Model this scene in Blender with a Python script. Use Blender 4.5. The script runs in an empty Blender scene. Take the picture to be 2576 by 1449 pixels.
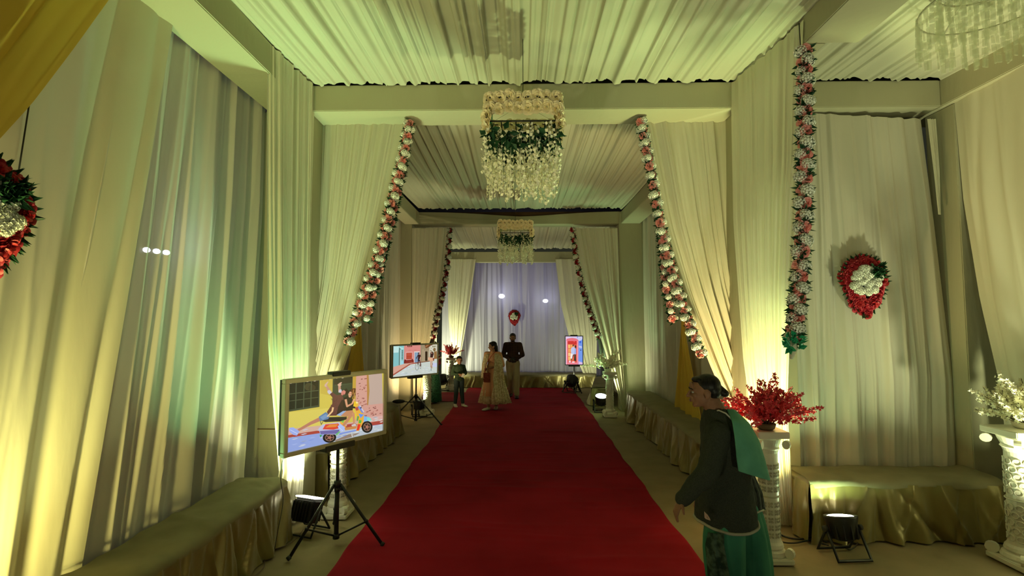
import bpy, bmesh, math, random
import numpy as np
from mathutils import Vector, Matrix, Euler
S = bpy.context.scene
C = S.collection
random.seed(7)
# ------------------------------------------------------------------ camera
F_PX = 1300.0
YAW, PITCH = math.radians(1.10), math.radians(3.675)
CAM = Vector((0, 0, 2.0))
cd = bpy.data.cameras.new('camera'); cd.sensor_width = 36; cd.lens = F_PX/2576*36
cd.clip_start = .05; cd.clip_end = 200
co = bpy.data.objects.new('camera', cd); C.objects.link(co)
co.location = CAM; co.rotation_euler = (math.radians(90)+PITCH, 0, YAW)
S.camera = co
# ------------------------------------------------------------------ world, exposure
W = bpy.data.worlds.new('night'); S.world = W; W.use_nodes = True
W.node_tree.nodes['Background'].inputs[0].default_value = (.62, .66, .42, 1)
W.node_tree.nodes['Background'].inputs[1].default_value = .03
S.view_settings.view_transform = 'Standard'; S.view_settings.look = 'None'
S.view_settings.exposure = 0; S.view_settings.gamma = 1
S.view_settings.use_curve_mapping = False
S.cycles.max_bounces = 8; S.cycles.diffuse_bounces = 6
S.cycles.transparent_max_bounces = 24
S.cycles.use_denoising = True
S.cycles.caustics_reflective = False; S.cycles.caustics_refractive = False
S.cycles.sample_clamp_indirect = 6
# ---- lights: every flood lamp on the floor throws light up the cloth
WARM, YEL, GRN, PEACH, COOL = (1,.93,.50), (1,.84,.28), (.32,1,.42), (1,.70,.34), (.62,.66,1)
FLOOD = []
def beam(name, loc, aim, energy, col, size=.16, spread=150):
    d = bpy.data.lights.new(name, 'AREA'); d.energy = energy; d.color = col; d.shape = 'DISK'
    d.size = size; d.spread = math.radians(spread)
    o = bpy.data.objects.new(name, d); C.objects.link(o); o.location = loc
    o.rotation_euler = (Vector(aim)-Vector(loc)).to_track_quat('-Z', 'Y').to_euler()
    return o
WARM, YEL, GRN, PEACH, COOL = (.94,1,.55), (1,.88,.26), (.34,1,.40), (1,.74,.34), (.68,.62,1)
beam('lamp_light_near_left', (-2.32, 1.95, .55), (-2.72, 2.55, 1.5), 36, YEL, spread=140)
beam('lamp_light_near_left_up', (-1.98, 2.2, .32), (-2.3, 3.4, 4.3), 7, (.9,1,.42), spread=90)
beam('lamp_light_left_wall_green', (-2.06, 4.2, .62), (-2.6, 4.5, 2.8), 4, GRN, spread=90)
beam('lamp_light_left_pillar', (-2.05, 5.02, .36), (-2.15, 5.4, 2.4), 30, WARM, spread=120)
beam('lamp_light_left_pillar_green', (-2.05, 5.00, .38), (-2.0, 4.3, 4.5), 13, GRN, spread=75)
beam('lamp_light_right_pillar', (2.10, 4.97, .36), (2.2, 5.45, 2.4), 38, PEACH, spread=120)
beam('lamp_light_right_pillar_yellow', (2.15, 4.98, .36), (2.35, 5.35, 2.2), 12, YEL, spread=120)
beam('lamp_light_right_pillar_green', (2.12, 4.96, .38), (1.6, 4.2, 4.5), 15, GRN, spread=75)
beam('lamp_light_side_bay', (2.73, 4.66, .38), (2.95, 4.9, 4.2), 10, (.62, 1, .45), spread=172)
beam('lamp_light_far_right', (4.05, 3.7, .35), (4.4, 4.2, 2.4), 34, WARM, spread=120)
beam('lamp_light_arch_left', (-2.16, 11.02, .36), (-2.3, 11.6, 2.0), 24, PEACH)
beam('lamp_light_arch_left_up', (-2.12, 10.90, .36), (-1.2, 9.4, 4.5), 14, WARM, spread=110)
beam('lamp_light_arch_right', (1.74, 11.46, .40), (2.0, 11.7, 2.5), 22, WARM)
beam('lamp_light_arch_right_green', (1.72, 11.35, .42), (1.3, 9.9, 4.5), 14, GRN, spread=100)
beam('lamp_light_end_left', (-2.30, 15.12, .4), (-2.35, 15.9, 1.2), 65, WARM)
beam('lamp_light_end_right', (1.38, 14.75, .4), (1.7, 15.9, 1.6), 16, WARM)
beam('street_light_beyond_backdrop', (0, 19.5, 3.4), (0, 16.5, 1.8), 26, COOL, 1.0)
beam('street_light_left_of_tent', (-5.5, 4.3, 3.6), (-2.7, 4.3, 2.2), 8, COOL, .8)
beam('lamp_light_behind_viewer_left', (-1.9, -.6, .35), (.2, 4.4, 3.5), 8, (1, .97, .6), spread=75)
beam('lamp_light_behind_viewer_right', (2.0, -.6, .35), (1.6, 4.2, 3.3), 8, (.95, 1, .6), spread=75)
# ------------------------------------------------------------------ pixel rays (photo frame 2576 x 1449)
_cp, _sp, _cy, _sy = math.cos(PITCH), math.sin(PITCH), math.cos(YAW), math.sin(YAW)
_Fw, _Rt, _Up = Vector((-_sy*_cp, _cy*_cp, _sp)), Vector((_cy, _sy, 0)), Vector((_sy*_sp, -_cy*_sp, _cp))
def ray(px, py): return _Fw + _Rt*((px-1288)/F_PX) - _Up*((py-724.5)/F_PX)
def at(px, py, Y): r = ray(px, py); return CAM + r*(Y/r.y)
def atX(px, py, X): r = ray(px, py); return CAM + r*(X/r.x)
def atZ(px, py, Z): r = ray(px, py); return CAM + r*((Z-2.0)/r.z)
# ------------------------------------------------------------------ materials
def _new(name):
    m = bpy.data.materials.new(name); m.use_nodes = True
    nt = m.node_tree; return m, nt, nt.nodes['Principled BSDF']
def bumpy(nt, p, scale, strength, dist=.01, stretch=None, kind='NOISE'):
    tc = nt.nodes.new('ShaderNodeTexCoord'); mp = nt.nodes.new('ShaderNodeMapping')
    if stretch: mp.inputs['Scale'].default_value = stretch
    nt.links.new(tc.outputs['Object'], mp.inputs['Vector'])
    if kind == 'WAVE':
        n = nt.nodes.new('ShaderNodeTexWave'); n.inputs['Distortion'].default_value = 6
    else:
        n = nt.nodes.new('ShaderNodeTexNoise'); n.inputs['Detail'].default_value = 6
    n.inputs['Scale'].default_value = scale
    nt.links.new(mp.outputs[0], n.inputs['Vector'])
    b = nt.nodes.new('ShaderNodeBump'); b.inputs['Strength'].default_value = strength; b.inputs['Distance'].default_value = dist
    nt.links.new(n.outputs[0], b.inputs['Height']); nt.links.new(b.outputs[0], p.inputs['Normal'])
    return n, b
def plain(name, col, rough=.6, metal=0, bump=None, emit=None, spec=None):
    m, nt, p = _new(name)
    p.inputs['Base Color'].default_value = (*col, 1); p.inputs['Roughness'].default_value = rough
    p.inputs['Metallic'].default_value = metal
    if spec is not None: p.inputs['Specular IOR Level'].default_value = spec
    if emit: p.inputs['Emission Color'].default_value = (*emit[0], 1); p.inputs['Emission Strength'].default_value = emit[1]
    if bump: bumpy(nt, p, *bump)
    return m
def two_tone(name, c0, c1, scale, rough=.8, lo=.4, hi=.6, bump=.3, dist=.003, stretch=None, detail=6):
    m, nt, p = _new(name)
    p.inputs['Roughness'].default_value = rough; p.inputs['Specular IOR Level'].default_value = .2
    n, b = bumpy(nt, p, scale, bump, dist, stretch); n.inputs['Detail'].default_value = detail
    r = nt.nodes.new('ShaderNodeValToRGB'); r.color_ramp.elements[0].position = lo; r.color_ramp.elements[1].position = hi
    r.color_ramp.elements[0].color = (*c0, 1); r.color_ramp.elements[1].color = (*c1, 1)
    nt.links.new(n.outputs[0], r.inputs[0]); nt.links.new(r.outputs[0], p.inputs['Base Color'])
    return m
def sheer(name, col, through=.3, clear=0.0, bump=.15):
    """thin tent cloth: diffuse, part light passes through, part openings of the weave"""
    m, nt, p = _new(name); nt.nodes.remove(p)
    out = nt.nodes['Material Output']
    d = nt.nodes.new('ShaderNodeBsdfDiffuse'); t = nt.nodes.new('ShaderNodeBsdfTranslucent')
    for q in (d, t): q.inputs[0].default_value = (*col, 1)
    g = nt.nodes.new('ShaderNodeBsdfGlossy'); g.inputs['Roughness'].default_value = .45; g.inputs[0].default_value = (*col, 1)
    n, b = bumpy(nt, type('x', (), {'inputs': {'Normal': d.inputs['Normal']}}), 14, bump, .02, (1, 1, .25))
    nt.links.new(b.outputs[0], g.inputs['Normal'])
    m1 = nt.nodes.new('ShaderNodeMixShader'); m1.inputs[0].default_value = through
    nt.links.new(d.outputs[0], m1.inputs[1]); nt.links.new(t.outputs[0], m1.inputs[2])
    m2 = nt.nodes.new('ShaderNodeMixShader'); m2.inputs[0].default_value = .05
    nt.links.new(m1.outputs[0], m2.inputs[1]); nt.links.new(g.outputs[0], m2.inputs[2])
    last = m2
    if clear:
        tr = nt.nodes.new('ShaderNodeBsdfTransparent'); m3 = nt.nodes.new('ShaderNodeMixShader'); m3.inputs[0].default_value = clear
        nt.links.new(m2.outputs[0], m3.inputs[1]); nt.links.new(tr.outputs[0], m3.inputs[2]); last = m3
    nt.links.new(last.outputs[0], out.inputs['Surface'])
    return m
M = {}
M['cloth'] = sheer('white_tent_cloth', (.80, .77, .62), .22)
M['cloth_thin'] = sheer('thin_white_cloth', (.80, .76, .60), .32, .03)
M['cloth_wall'] = sheer('white_wall_cloth', (.74, .70, .60), .22, .05)
M['cloth_sheer'] = sheer('sheer_backdrop_cloth', (.60, .58, .70), .45, .10)
M['ceil'] = sheer('ceiling_cloth', (.60, .59, .46), .15, 0, .1)
M['yellow'] = sheer('yellow_cloth', (.83, .60, .12), .35)
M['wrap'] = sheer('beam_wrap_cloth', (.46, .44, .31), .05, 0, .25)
M['dark'] = plain('dark_tarpaulin', (.012, .013, .010), .9)
M['ground'] = two_tone('beige_ground_cloth', (.22, .175, .10), (.27, .215, .13), 3.0, .95, .3, .7, .45, .012)
def carpet_mat():
    m, nt, p = _new('red_carpet_felt'); p.inputs['Roughness'].default_value = .98; p.inputs['Specular IOR Level'].default_value = .1
    n, b = bumpy(nt, p, 160, .35, .004)
    n2 = nt.nodes.new('ShaderNodeTexNoise'); n2.inputs['Scale'].default_value = 1.3; n2.inputs['Detail'].default_value = 4
    tc = nt.nodes.new('ShaderNodeTexCoord'); nt.links.new(tc.outputs['Object'], n2.inputs['Vector'])
    r = nt.nodes.new('ShaderNodeValToRGB'); r.color_ramp.elements[0].color = (.20, .005, .013, 1); r.color_ramp.elements[1].color = (.29, .008, .021, 1)
    r.color_ramp.elements[0].position = .3; r.color_ramp.elements[1].position = .7
    nt.links.new(n2.outputs[0], r.inputs[0]); nt.links.new(r.outputs[0], p.inputs['Base Color'])
    return m
M['red'] = carpet_mat()
def satin(name, col, rough):
    m, nt, p = _new(name); p.inputs['Base Color'].default_value = (*col, 1); p.inputs['Roughness'].default_value = rough
    p.inputs['Metallic'].default_value = .25; p.inputs['Specular IOR Level'].default_value = .6
    try: p.inputs['Sheen Weight'].default_value = .25
    except Exception: pass
    bumpy(nt, p, 18, .25, .01); return m
M['satin'] = satin('olive_gold_satin', (.23, .185, .06), .36)
M['seat'] = two_tone('beige_seat_cloth', (.22, .195, .12), (.27, .24, .15), 5, .9, .3, .7, .4, .01)
M['plaster'] = plain('white_moulded_plastic', (.78, .76, .66), .35, 0, (40, .15, .003))
M['black'] = plain('black_painted_metal', (.012, .012, .012), .45)
M['rubber'] = plain('black_rubber', (.02, .02, .02), .8)
M['lamp_lens'] = plain('lit_lamp_lens', (1, 1, .9), .3, emit=((1, .98, .72), 14))
M['lamp_far'] = plain('lit_white_lamp', (1, 1, 1), .3, emit=((.80, .84, 1), 45))
M['lamp_small_g'] = plain('lit_green_lamp', (1, 1, 1), .3, emit=((.25, 1, .5), 9))
M['lamp_small_w'] = plain('lit_small_white_lamp', (1, 1, 1), .3, emit=((1, .95, .6), 12))
M['frame'] = plain('brushed_champagne_frame', (.48, .46, .36), .38, .55)
M['black_frame'] = plain('black_screen_frame', (.02, .02, .025), .3)
M['rosewhite'] = plain('cream_rose_petal', (.95, .84, .58), .6, 0, None)
M['pom'] = plain('white_pompom_petal', (.93, .94, .86), .6)
M['pink'] = plain('pink_rose_petal', (.97, .42, .40), .55)
M['redpetal'] = plain('red_petal', (.45, .02, .03), .5)
M['redpetal2'] = plain('bright_red_petal', (.75, .06, .09), .5)
M['leaf'] = two_tone('dark_green_leaf', (.010, .045, .018), (.03, .10, .045), 9, .45)
M['leaf_bright'] = plain('bright_green_ribbon', (.02, .34, .16), .4)
M['deepred'] = plain('deep_red_petal', (.48, .025, .05), .55)
M['wist'] = plain('white_wisteria_petal', (.95, .92, .74), .65)
M['stem'] = plain('brown_stem', (.12, .08, .04), .7)
M['crystal'] = sheer('clear_crystal_strip', (.80, .82, .62), .4, .70, 0)
M['wood'] = plain('raw_wood_pole', (.12, .055, .02), .7, 0, (30, .4, .01))
M['cable'] = plain('black_cable', (.012, .012, .012), .5)
M['gold_wire'] = plain('brown_cable', (.10, .05, .03), .5)
M['skin'] = two_tone('brown_skin', (.20, .095, .055), (.25, .125, .075), 6, .55, bump=.1)
M['skin2'] = two_tone('light_brown_skin', (.34, .18, .11), (.40, .22, .14), 6, .5, bump=.1)
M['hair'] = two_tone('black_hair', (.006, .005, .005), (.02, .016, .013), 60, .45, bump=.6, stretch=(1, 1, .2))
M['lip'] = plain('lip', (.24, .07, .06), .5)
M['eye'] = plain('eye', (.35, .33, .30), .2)
M['iris'] = plain('dark_iris', (.015, .01, .008), .15)
# ------------------------------------------------------------------ mesh helpers
def tag(o, label=None, cat=None, group=None, kind=None):
    if label: o['label'] = label
    if cat: o['category'] = cat
    if group: o['group'] = group
    if kind: o['kind'] = kind
    return o
def empty(name, loc=(0, 0, 0), rz=0, label=None, cat=None, group=None):
    o = bpy.data.objects.new(name, None); C.objects.link(o); o.location = loc; o.rotation_euler = (0, 0, rz)
    o.empty_display_size = .05
    return tag(o, label, cat, group)
def link(name, me, parent=None, loc=None, rot=None, scale=None):
    o = bpy.data.objects.new(name, me); C.objects.link(o)
    if parent: o.parent = parent
    if loc is not None: o.location = loc
    if rot is not None: o.rotation_euler = rot
    if scale is not None: o.scale = scale if hasattr(scale, '__len__') else (scale,)*3
    return o
class MB:
    def __init__(s): s.v = []; s.f = []; s.n = 0; s.mi = []
    def add(s, V, Fc, mi=0):
        s.v.append(np.asarray(V, float).reshape(-1, 3)); n = s.n
        s.f += [tuple(i+n for i in q) for q in Fc]; s.mi += [mi]*len(Fc); s.n += len(V)
        return s
    def box(s, lo, hi, mi=0, rot=None, bev=0):
        lo = np.array(lo, float); hi = np.array(hi, float); c = (lo+hi)/2; h = (hi-lo)/2
        if bev:
            bm = bmesh.new(); bmesh.ops.create_cube(bm, size=2)
            for q in bm.verts: q.co = Vector((q.co.x*h[0], q.co.y*h[1], q.co.z*h[2]))
            bmesh.ops.bevel(bm, geom=bm.edges[:], offset=bev, segments=2, affect='EDGES')
            V = [Vector(q.co) for q in bm.verts]; bm.verts.index_update()
            Fc = [tuple(x.index for x in f.verts) for f in bm.faces]; bm.free()
        else:
            V = [Vector((x*h[0], y*h[1], z*h[2])) for x in (-1, 1) for y in (-1, 1) for z in (-1, 1)]
            Fc = [(0,1,3,2), (4,6,7,5), (0,4,5,1), (2,3,7,6), (0,2,6,4), (1,5,7,3)]
        if rot is not None: V = [rot @ q for q in V]
        return s.add([q+Vector(c) for q in V], Fc, mi)
    def tube(s, pts, r, n=8, mi=0, caps=True, flat=1):
        P = [Vector(p) for p in pts]; k = len(P)
        R = r if hasattr(r, '__len__') else [r]*k
        V = []; up = Vector((0, 0, 1)); prev = None
        for i in range(k):
            t = (P[min(i+1, k-1)]-P[max(i-1, 0)]).normalized()
            if prev is None:
                a = t.cross(up)
                if a.length < 1e-3: a = t.cross(Vector((1, 0, 0)))
                a.normalize()
            else:
                a = prev - t*prev.dot(t)
                a = a.normalized() if a.length > 1e-6 else t.orthogonal().normalized()
            prev = a; b = t.cross(a)
            for j in range(n):
                w = 2*math.pi*j/n; V.append(P[i]+a*math.cos(w)*R[i]+b*math.sin(w)*R[i]*flat)
        Fc = [(i*n+j, i*n+(j+1) % n, (i+1)*n+(j+1) % n, (i+1)*n+j) for i in range(k-1) for j in range(n)]
        if caps: Fc += [tuple(range(n))[::-1], tuple((k-1)*n+j for j in range(n))]
        return s.add(V, Fc, mi)
    def lathe(s, prof, n=24, mi=0, c=(0, 0, 0), sx=1, sy=1):
        V = [(c[0]+r*math.cos(2*math.pi*j/n)*sx, c[1]+r*math.sin(2*math.pi*j/n)*sy, c[2]+z) for r, z in prof for j in range(n)]
        k = len(prof)
        Fc = [(i*n+j, i*n+(j+1) % n, (i+1)*n+(j+1) % n, (i+1)*n+j) for i in range(k-1) for j in range(n)]
        Fc += [tuple(range(n))[::-1], tuple((k-1)*n+j for j in range(n))]
        return s.add(V, Fc, mi)
    def ell(s, c, r, rot=None, n=12, m=8, mi=0):
        V = []
        r = r if hasattr(r, '__len__') else (r, r, r)
        for i in range(m+1):
            th = math.pi*(i if 0 < i < m else (1e-3 if i == 0 else m-1e-3))/m
            for j in range(n):
                ph = 2*math.pi*j/n
                q = Vector((r[0]*math.sin(th)*math.cos(ph), r[1]*math.sin(th)*math.sin(ph), r[2]*math.cos(th)))
                V.append((rot @ q if rot is not None else q)+Vector(c))
        Fc = [(i*n+j, (i+1)*n+j, (i+1)*n+(j+1) % n, i*n+(j+1) % n) for i in range(m) for j in range(n)]
        Fc += [tuple(range(n)), tuple(m*n+j for j in range(n))[::-1]]
        return s.add(V, Fc, mi)
    def cap(s, p0, p1, r0, r1, n=12, mi=0):
        p0 = Vector(p0); p1 = Vector(p1); d = (p1-p0)
        L = d.length; d = d/L if L > 1e-6 else Vector((0, 0, 1))
        pts = []; R = []
        for a in (0.08, .35, .7, 1.0): pts.append(p0-d*r0*math.cos(a*math.pi/2)); R.append(r0*math.sin(a*math.pi/2))
        pts.append((p0+p1)/2); R.append((r0+r1)/2)
        for a in (1.0, .7, .35, .08): pts.append(p1+d*r1*math.cos(a*math.pi/2)); R.append(r1*math.sin(a*math.pi/2))
        return s.tube(pts, R, n, mi)
    def grid(s, P, mi=0):
        r, c = P.shape[:2]
        idx = np.arange(r*c).reshape(r, c)
        a = np.stack([idx[:-1, :-1], idx[:-1, 1:], idx[1:, 1:], idx[1:, :-1]], -1).reshape(-1, 4)
        return s.add(P.reshape(-1, 3), [tuple(int(t) for t in q) for q in a], mi)
    def mesh(s, name, mats, smooth=True):
        me = bpy.data.meshes.new(name)
        me.from_pydata(np.concatenate(s.v).tolist(), [], s.f)
        for m in (mats if isinstance(mats, (list, tuple)) else [mats]): me.materials.append(m)
        if any(s.mi): me.polygons.foreach_set('material_index', s.mi)
        if smooth: me.polygons.foreach_set('use_smooth', [True]*len(s.f))
        me.update(); return me
    def build(s, name, mats, parent=None, smooth=True, loc=None, rot=None):
        return link(name, s.mesh(name, mats, smooth), parent, loc, rot)
def poly(pts, n):
    """polyline resampled at n even steps"""
    P = np.array([tuple(p) for p in pts], float)
    d = np.r_[0, np.cumsum(np.linalg.norm(np.diff(P, axis=0), axis=1))]
    t = np.linspace(0, d[-1], n)
    return np.stack([np.interp(t, d, P[:, i]) for i in range(3)], -1)
def smoothline(pts, n):
    """Catmull-Rom through pts"""
    P = [Vector(p) for p in pts]; P = [P[0]*2-P[1]]+P+[P[-1]*2-P[-2]]; out = []
    k = len(P)-3
    for i in range(n):
        t = i/(n-1)*k; j = min(int(t), k-1); t -= j
        a, b, c, d = P[j:j+4]
        out.append(.5*((2*b)+(c-a)*t+(2*a-5*b+4*c-d)*t*t+(3*b-a-3*c+d)*t**3))
    return out
def pleats(cols, rows, n, seed, drift=.5, fine=1.0, sharp=1.5):
    """height field of gathered cloth: cols x rows, folds run along the rows"""
    rg = np.random.RandomState(seed)
    u = np.linspace(0, 1, cols)[None, :]; v = np.linspace(0, 1, rows)[:, None]
    H = np.zeros((rows, cols))
    pos = (np.arange(n)+rg.uniform(-.42, .42, n)+.5)/n
    for p in pos:
        w = rg.uniform(.13, .42)/n; a = rg.uniform(.25, 1.0)*rg.choice([1, 1, -1]); k = rg.normal(0, drift/n)
        ph = rg.uniform(0, 6.28)
        c = p+k*(v-.5)+.12/n*np.sin(v*5+ph)
        H += a*np.exp(-np.abs((u-c)/w)**sharp)
    for i in range(3):
        m = n*rg.uniform(.2, .5); ph = rg.uniform(0, 6.28); H += .35*np.sin(u*m*2*np.pi+ph+rg.normal()*v)
    if fine:
        for p in rg.uniform(0, 1, int(n*1.3)):
            w = .07/n; c = p+rg.normal(0, .8/n)*(v-.5); v0 = rg.uniform(0, 1)
            H += fine*.28*np.exp(-np.abs((u-c)/w)**1.2)*np.exp(-((v-v0)/rg.uniform(.2, .7))**2)
    return H
def drape(name, mat, Lp, Rp, n, amp, nrm, seed, rows=26, parent=None, per=9, drift=.5, fine=1.0, foot=0, ease=None, cols=None):
    cols = cols or n*per; L = poly(Lp, rows); R = poly(Rp, rows)
    u = np.linspace(0, 1, cols); H = pleats(cols, rows, n, seed, drift, fine)
    A = (L[:, None, :]*(1-u)[None, :, None]+R[:, None, :]*u[None, :, None])
    a = np.full(rows, amp) if not hasattr(amp, '__len__') else np.interp(np.linspace(0, 1, rows), np.linspace(0, 1, len(amp)), amp)
    N = np.array(nrm, float); N /= np.linalg.norm(N)
    A = A+N[None, None, :]*(H*a[:, None])[:, :, None]
    if foot:
        v = np.linspace(0, 1, rows); A += N[None, None, :]*(foot*np.clip((v-.7)/.3, 0, 1)**2)[:, None, None]
    return MB().grid(A).build(name, mat, parent)
def thing(name, label, cat, base, builder, group=None):
    return empty(name, base, 0, label, cat, group)
# ================================================================== SETTING
ZT, ZB = 4.50, 4.22            # cross truss top and underside
XI, XO = 2.26, 2.69            # inner and outer face of the pillars
# ---- ground cloth with slow wrinkles
def ground():
    nx, ny = 240, 300
    x = np.linspace(-3.0, 6.2, nx); y = np.linspace(-1.2, 18.5, ny); X, Y = np.meshgrid(x, y)
    rg = np.random.RandomState(3); Z = np.zeros_like(X)
    for i in range(46):
        cx, cy = rg.uniform(-2.7, 4.6), rg.uniform(.5, 16); a = rg.uniform(-.7, .7); L = rg.uniform(.3, 1.1); w = rg.uniform(.03, .08)
        dx = (X-cx)*np.cos(a)+(Y-cy)*np.sin(a); dy = -(X-cx)*np.sin(a)+(Y-cy)*np.cos(a)+.05*np.sin(dx*5)
        Z += rg.uniform(.006, .016)*np.exp(-(dx/L)**2-(dy/w)**2)
    Z += .003*np.sin(Y*9+2*np.sin(X*2.1))*np.clip(np.abs(X)-1.3, 0, 1)
    P = np.stack([X, Y, np.minimum(Z, .016)], -1)
    o = MB().grid(P).build('floor', M['ground']); tag(o, 'creased beige cloth laid over the whole ground', kind='structure')
ground()
def carpet():
    nx, ny = 110, 520
    y = np.linspace(.9, 15.55, ny)
    le = np.interp(y, [0, 2.6, 4, 6, 9, 12, 15.6], [-1.55, -1.535, -1.535, -1.54, -1.56, -1.62, -1.60])
    re = np.interp(y, [0, 3, 4, 6, 9, 12, 15.6], [1.52, 1.50, 1.50, 1.48, 1.49, 1.50, 1.50])
    rg = np.random.RandomState(5)
    le = le+.012*np.sin(y*2.3)+.006*np.sin(y*9); re = re+.010*np.sin(y*2.9+1)+.006*np.sin(y*8)
    u = np.linspace(0, 1, nx); X = le[:, None]*(1-u)+re[:, None]*u; Y = np.repeat(y[:, None], nx, 1)
    Z = np.full_like(X, .022)
    for i in range(210):
        cy = rg.uniform(1, 15.5); cx = rg.uniform(-1.5, 1.5); L = rg.uniform(.3, 1.3); w = rg.uniform(.02, .06); k = rg.uniform(-.12, .12)
        Z += rg.uniform(.002, .0085)*np.exp(-((X-cx)/L)**2-((Y-cy-k*(X-cx)-.03*np.sin(X*4+i))/w)**2)
    Z[:, 0] = Z[:, -1] = .002; Z[0] = Z[-1] = .002
    o = MB().grid(np.stack([X, Y, Z], -1)).build('red_carpet', M['red'])
    tag(o, 'long red felt carpet running down the middle of the tent to the back bench', 'carpet')
    b = MB(); x = np.linspace(-2.95, -1.5, 30); yy = np.linspace(12.95, 14.55, 30); X, Y = np.meshgrid(x, yy)
    Z = .016+.006*np.sin(Y*7+np.sin(X*3)); o = b.grid(np.stack([X, Y, Z], -1)).build('red_carpet', M['red'])
    tag(o, 'short red carpet strip leading off to the left behind the boy', 'carpet')
carpet()
# ---- dark outside roof over the cloth ceilings
MB().box((-3.1, -1.4, 4.95), (6.0, 17.4, 5.0)).build('ceiling', M['dark'], None, False)['kind'] = 'structure'
def ceil_cloth(x0, x1, y0, y1, z0, z1, n, seed, amp=.035):
    cols = n*24; rows = 24
    H = pleats(cols, rows, n, seed, .35, .5, 2.2)
    rg = np.random.RandomState(seed+50)
    u = np.linspace(0, 1, cols)[None, :]; v = np.linspace(0, 1, rows)[:, None]
    # lapped knife pleats: a saw profile gives one sharp dark edge each
    k = np.cumsum(rg.uniform(.35, 1.8, n)); k /= k[-1]; saw = np.zeros((1, cols)); p0 = 0
    for p in k:
        m = (u >= p0) & (u <= p); t = (u-p0)/(p-p0); saw = np.where(m, t**1.6*rg.uniform(.5, 1.2), saw); p0 = p
    sag = .05*np.sin(v*np.pi)
    X = x0+(x1-x0)*u+0*v; Y = y0+(y1-y0)*v+0*u+.02*H*0
    Y = np.where(v > .99, Y-.014*np.abs(np.sin(u*np.pi*n*.6+2*np.sin(u*17))), Y)
    T = np.zeros((rows, cols)); k2 = np.cumsum(rg.uniform(.3, 1.7, n)); k2 = k2/k2[-1]*.99
    for p in k2:
        w = rg.uniform(.10, .34)/n; dr = rg.normal(0, .25/n); d = (u-p-dr*(v-.5)-.05/n*np.sin(v*6+p*40))/w
        T += rg.uniform(.5, 1.2)/(1+np.exp(-(d+1)*9))/(1+np.exp((d-1)*5))
    Z = z0+(z1-z0)*v-sag-amp*H*.35-amp*.6*saw-amp*1.35*T*(1-.55*v**6)
    o = MB().grid(np.stack([X, Y, Z], -1)).build('ceiling', M['ceil'])
    tag(o, None, kind='structure'); return o
ceil_cloth(-XI-.02, XI+.02, -1.3, 5.29, 4.565, 4.525, 34, 11, .045)
ceil_cloth(XO, 4.34, -1.3, 5.29, 4.565, 4.525, 13, 12)
ceil_cloth(-XI-.1, XI, 5.76, 11.62, 4.585, 4.575, 32, 13)
ceil_cloth(-2.5, 2.3, 12.1, 16.0, 4.56, 4.27, 30, 14)
# ---- cloth-wrapped trusses
_tn = [0]
def wrap(lo, hi, label, droop=0, mat='wrap'):
    _tn[0] += 1; b = MB(); b.box(lo, hi, bev=.008)
    o = b.build('trim_%d' % _tn[0], M[mat], None, False); tag(o, label, kind='structure'); return o
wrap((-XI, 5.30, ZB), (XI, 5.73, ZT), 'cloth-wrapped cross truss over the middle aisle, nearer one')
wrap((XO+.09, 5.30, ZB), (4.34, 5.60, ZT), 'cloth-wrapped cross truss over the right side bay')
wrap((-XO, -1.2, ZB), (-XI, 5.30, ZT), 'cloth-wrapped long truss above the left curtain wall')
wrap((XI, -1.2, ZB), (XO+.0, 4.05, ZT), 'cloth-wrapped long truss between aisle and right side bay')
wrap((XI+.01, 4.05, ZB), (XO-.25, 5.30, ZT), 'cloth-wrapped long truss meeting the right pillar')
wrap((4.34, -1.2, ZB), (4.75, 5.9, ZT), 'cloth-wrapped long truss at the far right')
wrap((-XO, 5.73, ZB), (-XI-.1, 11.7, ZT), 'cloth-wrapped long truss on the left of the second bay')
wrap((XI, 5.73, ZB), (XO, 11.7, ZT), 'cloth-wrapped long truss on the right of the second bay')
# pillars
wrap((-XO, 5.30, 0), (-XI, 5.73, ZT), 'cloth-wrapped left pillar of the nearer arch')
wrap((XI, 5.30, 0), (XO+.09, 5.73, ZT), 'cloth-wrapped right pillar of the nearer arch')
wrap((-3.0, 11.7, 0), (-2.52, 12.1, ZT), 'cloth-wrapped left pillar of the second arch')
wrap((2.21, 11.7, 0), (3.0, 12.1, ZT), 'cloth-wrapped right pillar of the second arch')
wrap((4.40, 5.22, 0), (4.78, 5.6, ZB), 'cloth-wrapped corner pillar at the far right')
# second arch beam with the drooping loose cloth
def droop_beam():
    x0, x1 = -2.52, 2.21; n = 140; rows = 16
    u = np.linspace(0, 1, n)[None, :]; v = np.linspace(0, 1, rows)[:, None]
    top = ZT-.05*np.exp(-((u-.55)/.3)**2)*2.2*np.clip(1-np.abs(u-.52)/.5, 0, 1)**.6
    X = x0+(x1-x0)*u+0*v; Z = top*(1-v)+(4.22)*v
    c = np.abs(u-.0); wr = np.zeros_like(X)
    for k in range(7):
        zc = top-(.04+.03*k)-.10*np.sin(np.clip(u*1.7-.05*k, 0, 1)*np.pi)*1.0
        wr += .02*np.exp(-np.abs((Z-zc)/.012)**1.3)*np.clip(1-u*1.4, 0, 1)
    Y = 11.7-wr+0*X
    b = MB().grid(np.stack([X, Y, Z], -1))
    b.box((x0, 11.72, 4.22), (x1, 12.1, 4.34)); 
    o = b.build('trim_20', M['wrap']); tag(o, 'cloth-wrapped cross truss of the second arch with loose drooping cover', kind='structure')
    o = MB().box((x0, 11.80, 4.34), (x1, 12.05, 4.52), bev=.01).build('trim_21', M['wood'], None, False)
    tag(o, 'bare brown truss showing over the loose cover', kind='structure')
droop_beam()
wrap((-2.5, 16.0, 3.84), (2.35, 16.25, 4.16), 'cloth-wrapped cross truss above the back curtain')
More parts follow.
